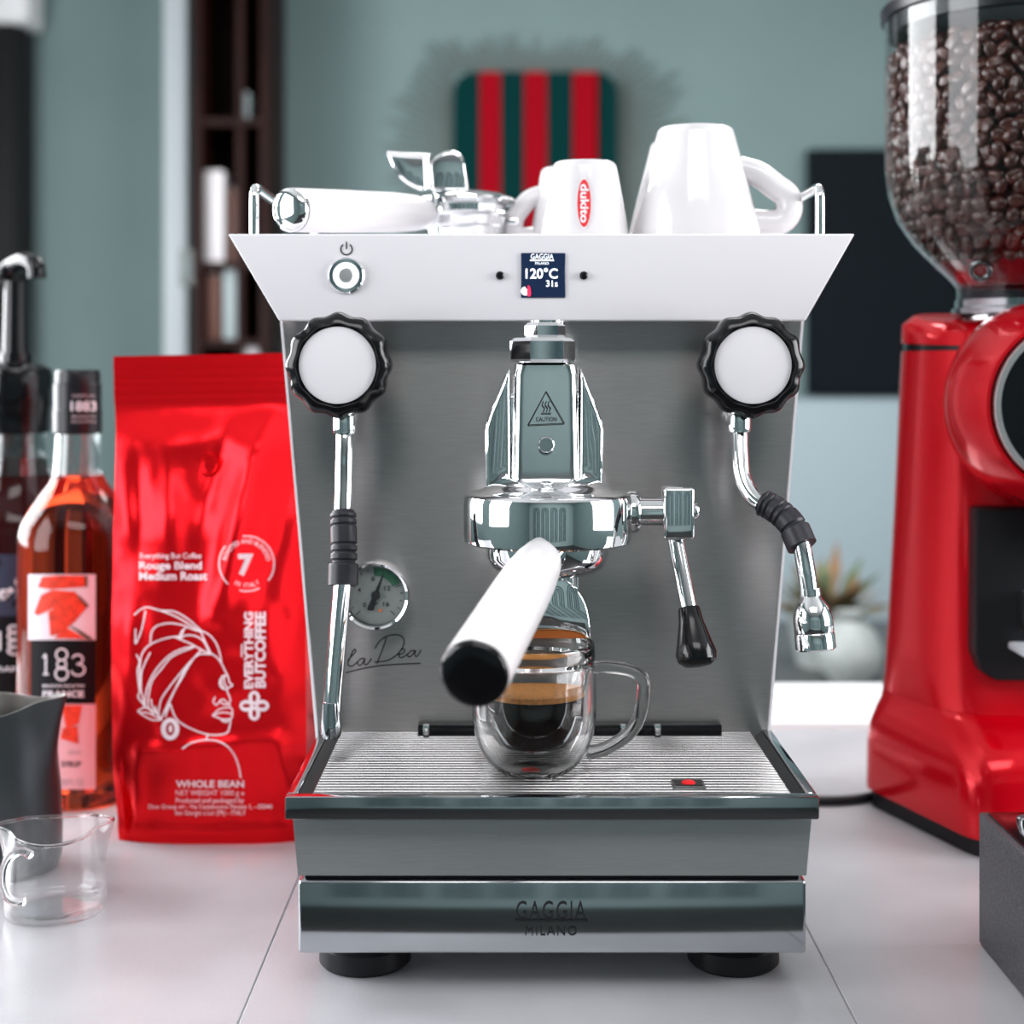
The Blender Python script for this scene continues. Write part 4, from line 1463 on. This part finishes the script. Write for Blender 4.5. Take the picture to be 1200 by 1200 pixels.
# round head with its dial
hy = .343
hc = Vector((GX - .004, 0, hy))
prof = [(0, 0), (.072, 0), (.078, .010), (.079, .025), (.076, .045), (.0690, .072), (.0660, .078), (.0635, .0785), (.0630, .074), (0, .074)]
ghd = lathe('head', prof, (hc.x, 1.158, hy), 'grinder_red', gr_, 80, (0, -1, 0), ang=40)
yd = 1.158 - .074
lathe('dial_ring', [(.0555, .003), (.0560, .0065), (.0600, .0065), (.0620, .003), (.0620, 0), (.0555, 0)], (hc.x, yd, hy), 'satin_steel', ghd, 72, (0, -1, 0))
lathe('dial_face', [(0, .0035), (.050, .0035), (.0553, .0030), (.0553, 0)], (hc.x, yd, hy), 'black_plastic', ghd, 72, (0, -1, 0))
# black recessed front with spout and fork
rp = []
for x, z in ((-.056, .262), (-.057, .150), (-.052, .135), (-.040, .128), (.056, .128), (.066, .140), (.066, .262)):
    rp.append((GX + x, z))
prism('front_recess', rp, 1.147, 1.170, 'black_rubber', gr_, .003)
lathe('chute', [(0, 0), (.020, 0), (.024, .012), (.030, .030), (0, .030)], (GX + .012, 1.125, .236), 'black_plastic', gr_, 40)
box('fork_bracket', (GX - .022, 1.115, .168), (GX - .015, 1.148, .198), 'satin_steel', gr_, .0015)
box('fork', (GX - .032, 1.105, .153), (GX + .03, 1.148, .159), 'trim_white', gr_, .002)
lathe('fork_screw', [(0, .004), (.003, .0035), (.0042, .001), (.0042, -.002)], (GX - .0185, 1.115, .166), 'trim_white', gr_, 20, (0, -1, 0))
# hopper
HC = (GX + .0, GY, 0)
zG = lambda y: W(0, y, GY).z
hop = [(.0520, zG(366)), (.0520, zG(338)), (.0560, zG(330)), (.0700, zG(310)), (.0860, zG(286)), (.0990, zG(258)), (.1060, zG(228)), (.1090, zG(195)), (.1095, zG(150)), (.1095, zG(22))]
hpr = lathe('hopper', hop, HC, 'hopper_clear', gr_, 80, ang=60)
lathe('hopper_lid', [(.1040, zG(40)), (.1075, zG(38)), (.1085, zG(21)), (.1125, zG(20)), (.1130, zG(8)), (.1100, zG(2)), (.095, zG(-6)), (.02, zG(-10)), (0, zG(-10)), (0, zG(10)), (.098, zG(12)), (.1030, zG(16)), (.1040, zG(40))], HC, 'cap_black', hpr, 80)
lathe('hopper_collar', [(.050, zG(368)), (.0560, zG(368)), (.0560, zG(362)), (.0535, zG(360)), (.0535, zG(352)), (.050, zG(352)), (.050, zG(368))], HC, 'polished_steel', hpr, 64)
lathe('shutter', [(.0505, zG(336)), (.0540, zG(330)), (.0660, zG(313)), (.0690, zG(308)), (.0640, zG(308)), (.0480, zG(336)), (.0505, zG(336))], HC, 'shutter_red', hpr, 64)
ks = Vector((W(1150, 0, 1.14).x, 1.140, zG(322)))
lathe('shutter_knob', [(.0045, 0), (.0045, .004), (.0058, .0062), (.0078, .0062), (.0090, .004), (.0090, 0), (.0045, 0)], ks, 'polished_steel', hpr, 32, (-.35, -1, -.4))

# beans: the 300 that show in front are things, the rest one mass
bm = bmesh.new()
bmesh.ops.create_uvsphere(bm, u_segments=12, v_segments=7, radius=1)
for v in bm.verts:
    x, y, z = v.co
    if z < 0:
        z *= .55
        if abs(y) < .3:
            z += .30 * (1 - abs(y) / .3) * (1 - x * x)
    v.co = (x * .0074, y * .0054, z * .0046)
for f_ in bm.faces:
    f_.smooth = True
bean_me = bpy.data.meshes.new('coffee_bean')
bm.to_mesh(bean_me)
bm.free()
bean_me.materials.append(MATS['bean'])
rb_ = random.Random(11)


def hop_r(z):
    for (r0, z0), (r1, z1) in zip(hop, hop[1:]):
        if z0 <= z <= z1:
            return r0 + (r1 - r0) * (z - z0) / max(z1 - z0, 1e-6)
    return .1095


spots = []
ztop = zG(62)
for layer, inset_, st in ((0, .0062, 1.0), (1, .0150, 1.05)):
    z = zG(304)
    row = 0
    while z < ztop + .002:
        r = hop_r(z) - inset_
        nn = int(2 * PI * r / (.0122 * st))
        for q in range(nn):
            a = 2 * PI * (q + .5 * (row % 2)) / nn + rb_.uniform(-.03, .03)
            zz_ = z + rb_.uniform(-.002, .002)
            rr = r - rb_.uniform(0, .0015)
            p = Vector((HC[0] + rr * math.cos(a), HC[1] + rr * math.sin(a), zz_))
            spots.append((layer, p, Vector((math.cos(a), math.sin(a), 0))))
        z += .0096 * st
        row += 1
# top of the heap
for q in range(220):
    rr = .098 * math.sqrt(rb_.random())
    a = rb_.random() * 2 * PI
    hz_ = .006 + .010 * (1 - rr / .1)
    spots.append((0 if rr > .08 else 1, Vector((HC[0] + rr * math.cos(a), HC[1] + rr * math.sin(a), ztop + hz_ * rb_.uniform(.5, 1))), Vector((0, 0, 1))))


def bean_M(p, nrm):
    q = nrm.to_track_quat('Z', 'Y')
    if rb_.random() < .5:
        q = q @ Quaternion((1, 0, 0), PI)
    q = q @ Quaternion((0, 0, 1), rb_.uniform(0, 2 * PI))
    q = q @ Quaternion((1, 0, 0), rb_.uniform(-.6, .6)) @ Quaternion((0, 1, 0), rb_.uniform(-.45, .45))
    s = rb_.uniform(.90, 1.10)
    return Matrix.Translation(p) @ q.to_matrix().to_4x4() @ Matrix.Scale(s, 4)


camp = Vector((0, 0, CZ))
front, rest = [], []
for layer, p, nrm in spots:
    tocam = (camp - p).normalized()
    rad = Vector((p.x - HC[0], p.y - HC[1], 0)).normalized()
    px = 600 + p.x * F / p.y
    sc_v = rad.dot(tocam)
    if layer == 0 and px < 1208 and sc_v > -.08:
        front.append((-sc_v, p, nrm))
    else:
        rest.append((p, nrm))
front.sort(key=lambda t: t[0])
for _, p, nrm in front[300:]:
    rest.append((p, nrm))
for i, (_, p, nrm) in enumerate(front[:300]):
    o = bpy.data.objects.new('coffee_bean', bean_me)
    COL.objects.link(o)
    o.matrix_world = bean_M(p, nrm)
    tag(o, 'roasted brown coffee bean lying against the clear hopper wall', 'coffee bean', 'roasted beans in the grinder hopper')
bv = [v.co.copy() for v in bean_me.vertices]
bf = [tuple(f.vertices) for f in bean_me.polygons]
V_, F_ = [], []
for p, nrm in rest:
    M_ = bean_M(p, nrm)
    b0 = len(V_)
    V_ += [M_ @ v for v in bv]
    F_ += [tuple(i + b0 for i in f) for f in bf]
core = [(.035, zG(330)), (.055, zG(300)), (.078, zG(270)), (.086, zG(230)), (.088, zG(195)), (.088, zG(62))]
b0 = len(V_)
for r, z in core:
    for j in range(40):
        V_.append(Vector((HC[0] + r * math.cos(2 * PI * j / 40), HC[1] + r * math.sin(2 * PI * j / 40), z)))
for i in range(len(core) - 1):
    for j in range(40):
        F_.append((b0 + i * 40 + j, b0 + i * 40 + (j + 1) % 40, b0 + (i + 1) * 40 + (j + 1) % 40, b0 + (i + 1) * 40 + j))
F_.append(tuple(b0 + (len(core) - 1) * 40 + j for j in range(40)))
o = raw('roasted_beans', V_, F_, 'bean')
for p_ in o.data.polygons:
    p_.use_smooth = True
tag(o, 'mass of roasted coffee beans filling the inside of the hopper', 'coffee beans', kind='stuff')

# ================================================================== KNOCK BOX (lower right corner)
kx0, kx1, ky0, ky1, kz = .3005, .430, .79, .956, .0845
kb = empty('knock_box', ((kx0 + kx1) / 2, (ky0 + ky1) / 2, 0), 'dark grey speckled metal box at the corner of the counter', 'knock box')
bm = bm_box((kx0, ky0, .001), (kx1, ky1, kz), .0012, 2)
finish('box_body', bm, 'box_metal', kb)
box('top_plate', (kx0 + .004, ky0 + .004, kz - .0005), (kx1 - .004, ky1 - .004, kz + .0012), 'black_plastic', kb, .0006)
lathe('bolt', [(0, .006), (.004, .006), (.005, .005), (.005, 0)], W(1201, 968, .926), 'polished_steel', kb, 24)
for x in (kx0 + .012, kx1 - .012):
    for y in (ky0 + .012, ky1 - .012):
        lathe('pad', [(0, 0), (.006, 0), (.006, .0015), (0, .0015)], (x, y, 0), 'black_rubber', kb, 16)

# power cord
tag(tube('power_cord', spline([(.16, 1.38, .0042), (.19, 1.30, .0042), (.235, 1.262, .0042), (.285, 1.258, .0042), (.33, 1.285, .0042), (.37, 1.33, .0042), (.42, 1.36, .0042)], 8), .004, 'black_rubber', None, 12),
    'black power cord running over the counter behind the red grinder', 'cord')

# ================================================================== BACKGROUND
# striped hanging with radiating fringe
yw = YB - .045
a0_, a1_ = W(531, 300, yw), W(724, 84, yw)
art = empty('wall_hanging', ((a0_.x + a1_.x) / 2, YB, a0_.z), 'red and green striped wall hanging with radiating straw fringe', 'wall decor')
nstr = [(531, 562, 'felt_green'), (562, 587, 'felt_red'), (587, 614, 'felt_green'), (614, 641, 'felt_red'), (641, 671, 'felt_green'), (671, 702, 'felt_red'), (702, 724, 'felt_green')]
for i, (x0, x1, m_) in enumerate(nstr):
    p0, p1 = W(x0 + .6, 300, yw).x, W(x1 - .6, 300, yw).x
    rr = .055
    if i == 0:
        poly = [(p0, a0_.z + rr)] + [(p0 + rr - rr * math.cos(t), a1_.z - rr + rr * math.sin(t)) for t in [PI / 2 * k_ / 8 for k_ in range(9)]] + [(p1, a1_.z), (p1, a0_.z), (p0 + rr, a0_.z)]
    elif i == 6:
        poly = [(p0, a0_.z), (p0, a1_.z)] + [(p1 - rr + rr * math.sin(t), a1_.z - rr + rr * math.cos(t)) for t in [PI / 2 * k_ / 8 for k_ in range(9)]] + [(p1, a0_.z + rr), (p1 - rr, a0_.z)]
    else:
        poly = [(p0, a0_.z), (p0, a1_.z), (p1, a1_.z), (p1, a0_.z)]
    prism('stripe', poly, yw, YB - .002, m_, art)
bm = bmesh.new()
ca = W(627, 190, yw)
rf = random.Random(5)
nfr = 108
for i in range(nfr):
    th = 2 * PI * i / nfr
    dx, dz = math.cos(th), math.sin(th)
    # start on a rounded square, end on a larger one
    k0 = 1 / max(abs(dx) / .225, abs(dz) / .25)
    k1 = 1 / (abs(dx / .42) ** 4 + abs(dz / .355) ** 4) ** .25 * rf.uniform(.86, 1.0)
    p, q = Vector((ca.x + dx * k0, YB - .02, ca.z + dz * k0)), Vector((ca.x + dx * k1, YB - .02, ca.z + dz * k1))
    if q.z > CEIL:
        continue
    tb = bm_loft(tube_rings([p, q], [.0036, .0026], 5))
    me = bpy.data.meshes.new('x')
    tb.to_mesh(me)
    tb.free()
    bm.from_mesh(me)
    bpy.data.meshes.remove(me)
o = finish('fringe', bm, 'raffia', art)
tag(o, kind='stuff')

# television on the back wall
t0, t1 = W(948, 463, YB - .06), W(1330, 174, YB - .06)
tv = empty('television', ((t0.x + t1.x) / 2, YB, t0.z), 'large black television on the wall behind the grinder', 'television')
box('tv_frame', (t0.x, YB - .06, t0.z), (t1.x, YB - .012, t1.z), 'tv_black', tv, .006)
box('tv_screen', (t0.x + .015, YB - .062, t0.z + .015), (t1.x - .015, YB - .0595, t1.z - .015), 'tv_black', tv)
box('tv_mount', (t0.x + .3, YB - .012, t0.z + .2), (t1.x - .3, YB, t1.z - .2), 'cabinet_dark', tv)
# pale cabinet under it
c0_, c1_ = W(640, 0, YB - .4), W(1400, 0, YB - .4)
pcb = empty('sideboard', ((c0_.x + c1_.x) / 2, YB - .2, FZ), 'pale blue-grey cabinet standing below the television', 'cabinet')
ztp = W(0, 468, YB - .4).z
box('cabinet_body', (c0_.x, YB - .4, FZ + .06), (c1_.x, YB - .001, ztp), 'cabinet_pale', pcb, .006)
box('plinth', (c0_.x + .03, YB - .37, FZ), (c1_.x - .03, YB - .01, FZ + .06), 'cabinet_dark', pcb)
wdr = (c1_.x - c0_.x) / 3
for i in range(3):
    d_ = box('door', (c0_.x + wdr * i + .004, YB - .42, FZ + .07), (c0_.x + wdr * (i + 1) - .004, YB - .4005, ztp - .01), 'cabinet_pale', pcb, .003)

# bookcase with its books
s0, s1 = W(226, 0, 3.72), W(315, 0, 3.72)
bs = empty('bookcase', ((s0.x + s1.x) / 2, 3.85, FZ), 'tall dark brown wooden bookcase against the teal wall', 'bookcase')
box('side_board', (s0.x, 3.72, FZ), (s0.x + .022, YB - .06, 1.70), 'shelf_wood', bs, .002)
box('side_board', (s1.x - .022, 3.72, FZ), (s1.x, YB - .06, 1.70), 'shelf_wood', bs, .002)
box('back_board', (s0.x + .022, YB - .08, FZ), (s1.x - .022, YB - .061, 1.70), 'shelf_wood', bs)
box('centre_board', ((s0.x + s1.x) / 2 + .01, 3.74, FZ), ((s0.x + s1.x) / 2 + .028, YB - .081, 1.70), 'shelf_wood', bs)
for z in (-.9, -.55, W(0, 470, 3.75).z, W(0, 398, 3.75).z, W(0, 307, 3.75).z, W(0, 140, 3.75).z, 1.40, 1.68):
    box('shelf', (s0.x + .0222, 3.73, z - .018), (s1.x - .0222, YB - .0815, z), 'shelf_wood', bs)
bk = [(239, 262, 305, 200, 'book_white', 'tall white book on the bookcase shelf above the others'),
      (268, 286, 305, 222, 'book_brown', 'brown book beside the tall white book'),
      (262, 280, 396, 310, 'book_grey', 'grey-green book on the shelf below the tall white book'),
      (241, 258, 396, 322, 'book_brown', 'dark brown book beside the grey-green book'),
      (280, 303, 468, 402, 'book_white', 'white book on the lowest visible shelf'),
      (279, 292, 139, 108, 'book_grey', 'small pale book on the topmost visible bookcase shelf')]
for x0, x1, yb_, yt_, m_, lb in bk:
    D_ = 3.755
    p0, p1 = W(x0, yb_, D_), W(x1, yt_, D_)
    zsn = min([(-.9), (-.55), W(0, 470, 3.75).z, W(0, 398, 3.75).z, W(0, 307, 3.75).z, W(0, 140, 3.75).z], key=lambda q: abs(q - p0.z))
    e = empty('book', ((p0.x + p1.x) / 2, 3.82, zsn), lb, 'book', 'books in the dark bookcase')
    box('cover', (p0.x, D_, zsn + .0005), (p1.x, D_ + .14, p1.z), m_, e, .003)
    box('pages', (p0.x + .005, D_ + .004, p1.z - .0005), (p1.x - .005, D_ + .137, p1.z + .001), 'book_white', e)

# dark tall cabinet and white wall unit at the left edge
d0 = W(24, 0, 3.93).x
dc = empty('tall_cabinet', (d0 - .12, 3.98, FZ), 'tall dark cabinet at the side of the room behind the pump bottle', 'cabinet')
box('cabinet_body', (XL + .005, 3.93, FZ), (d0, YB - .002, W(0, 20, 3.93).z), 'cabinet_dark', dc, .006)
box('door', (XL + .02, 3.915, FZ + .05), (d0 - .01, 3.9295, W(0, 24, 3.93).z), 'cabinet_dark', dc, .004)
wu = empty('wall_unit', (d0 - .1, 3.95, W(0, 27, 3.9).z), 'white rounded unit on top of the tall dark cabinet', 'appliance')
u1 = W(32, 27, 3.9)
box('unit_body', (XL + .005, 3.9, u1.z), (u1.x, YB - .002, u1.z + .32), 'unit_white', wu, .022, 4)
box('unit_vent', (XL + .05, 3.897, u1.z + .12), (u1.x - .06, 3.9005, u1.z + .14), 'cabinet_dark', wu)

# dark dining table with a plant, a pale vase and a cushion-backed chair, far behind the counter
dt = empty('dining_table', (.75, 2.9, FZ), 'dark dining table in the room behind the counter', 'table')
ztab = -.20
box('tabletop', (.2, 2.55, ztab - .03), (1.6, 3.35, ztab), 'table_dark', dt, .005)
for x in (.24, 1.51):
    for y in (2.6, 3.25):
        box('leg', (x, y, FZ), (x + .05, y + .05, ztab - .03), 'table_dark', dt, .004)
pp = W(968, 0, 2.85)
pl_ = empty('potted_plant', (pp.x, 2.85, ztab), 'brownish dried plant in a pale pot on the dark table', 'plant')
lathe('pot', [(0, 0), (.055, 0), (.075, .10), (.078, .105), (.070, .105), (.066, .09), (0, .09)], (pp.x, 2.85, ztab), 'pot_pale', pl_, 32)
rp_ = random.Random(9)
for i in range(46):
    th = rp_.uniform(0, 2 * PI)
    el = rp_.uniform(.2, 1.3)
    ln = rp_.uniform(.09, .15)
    base_ = Vector((pp.x + .03 * math.cos(th), 2.85 + .03 * math.sin(th), ztab + .09))
    d_ = Vector((math.cos(th) * math.cos(el), math.sin(th) * math.cos(el), math.sin(el)))
    tip = base_ + d_ * ln
    sd = d_.cross(Vector((0, 0, 1))).normalized() * .014
    mid = base_ + d_ * ln * .55 + Vector((0, 0, .008))
    up = Vector((0, 0, .002))
    bm = bmesh.new()
    A = [bm.verts.new(q) for q in (base_, mid + sd, tip, mid - sd, mid + up * 2)]
    for t_ in ((0, 1, 4), (1, 2, 4), (2, 3, 4), (3, 0, 4)):
        bm.faces.new([A[k_] for k_ in t_])
    finish('leaf', bm, 'leaf_brown' if i % 3 else 'leaf_green', pl_)
vx = W(1000, 0, 2.65).x
va = empty('vase', (vx, 2.68, ztab), 'pale round vase on the dark table beside the dried plant', 'vase')
lathe('vase_body', [(0, 0), (.03, 0), (.055, .03), (.06, .06), (.045, .095), (.022, .115), (.026, .13), (.020, .13), (.016, .115), (0, .10)], (vx, 2.68, ztab), 'pot_pale', va, 32)
lathe('vase_collar', [(.0215, .115), (.0245, .117), (.0245, .120), (.0215, .122)], (vx, 2.68, ztab), 'table_dark', va, 28)
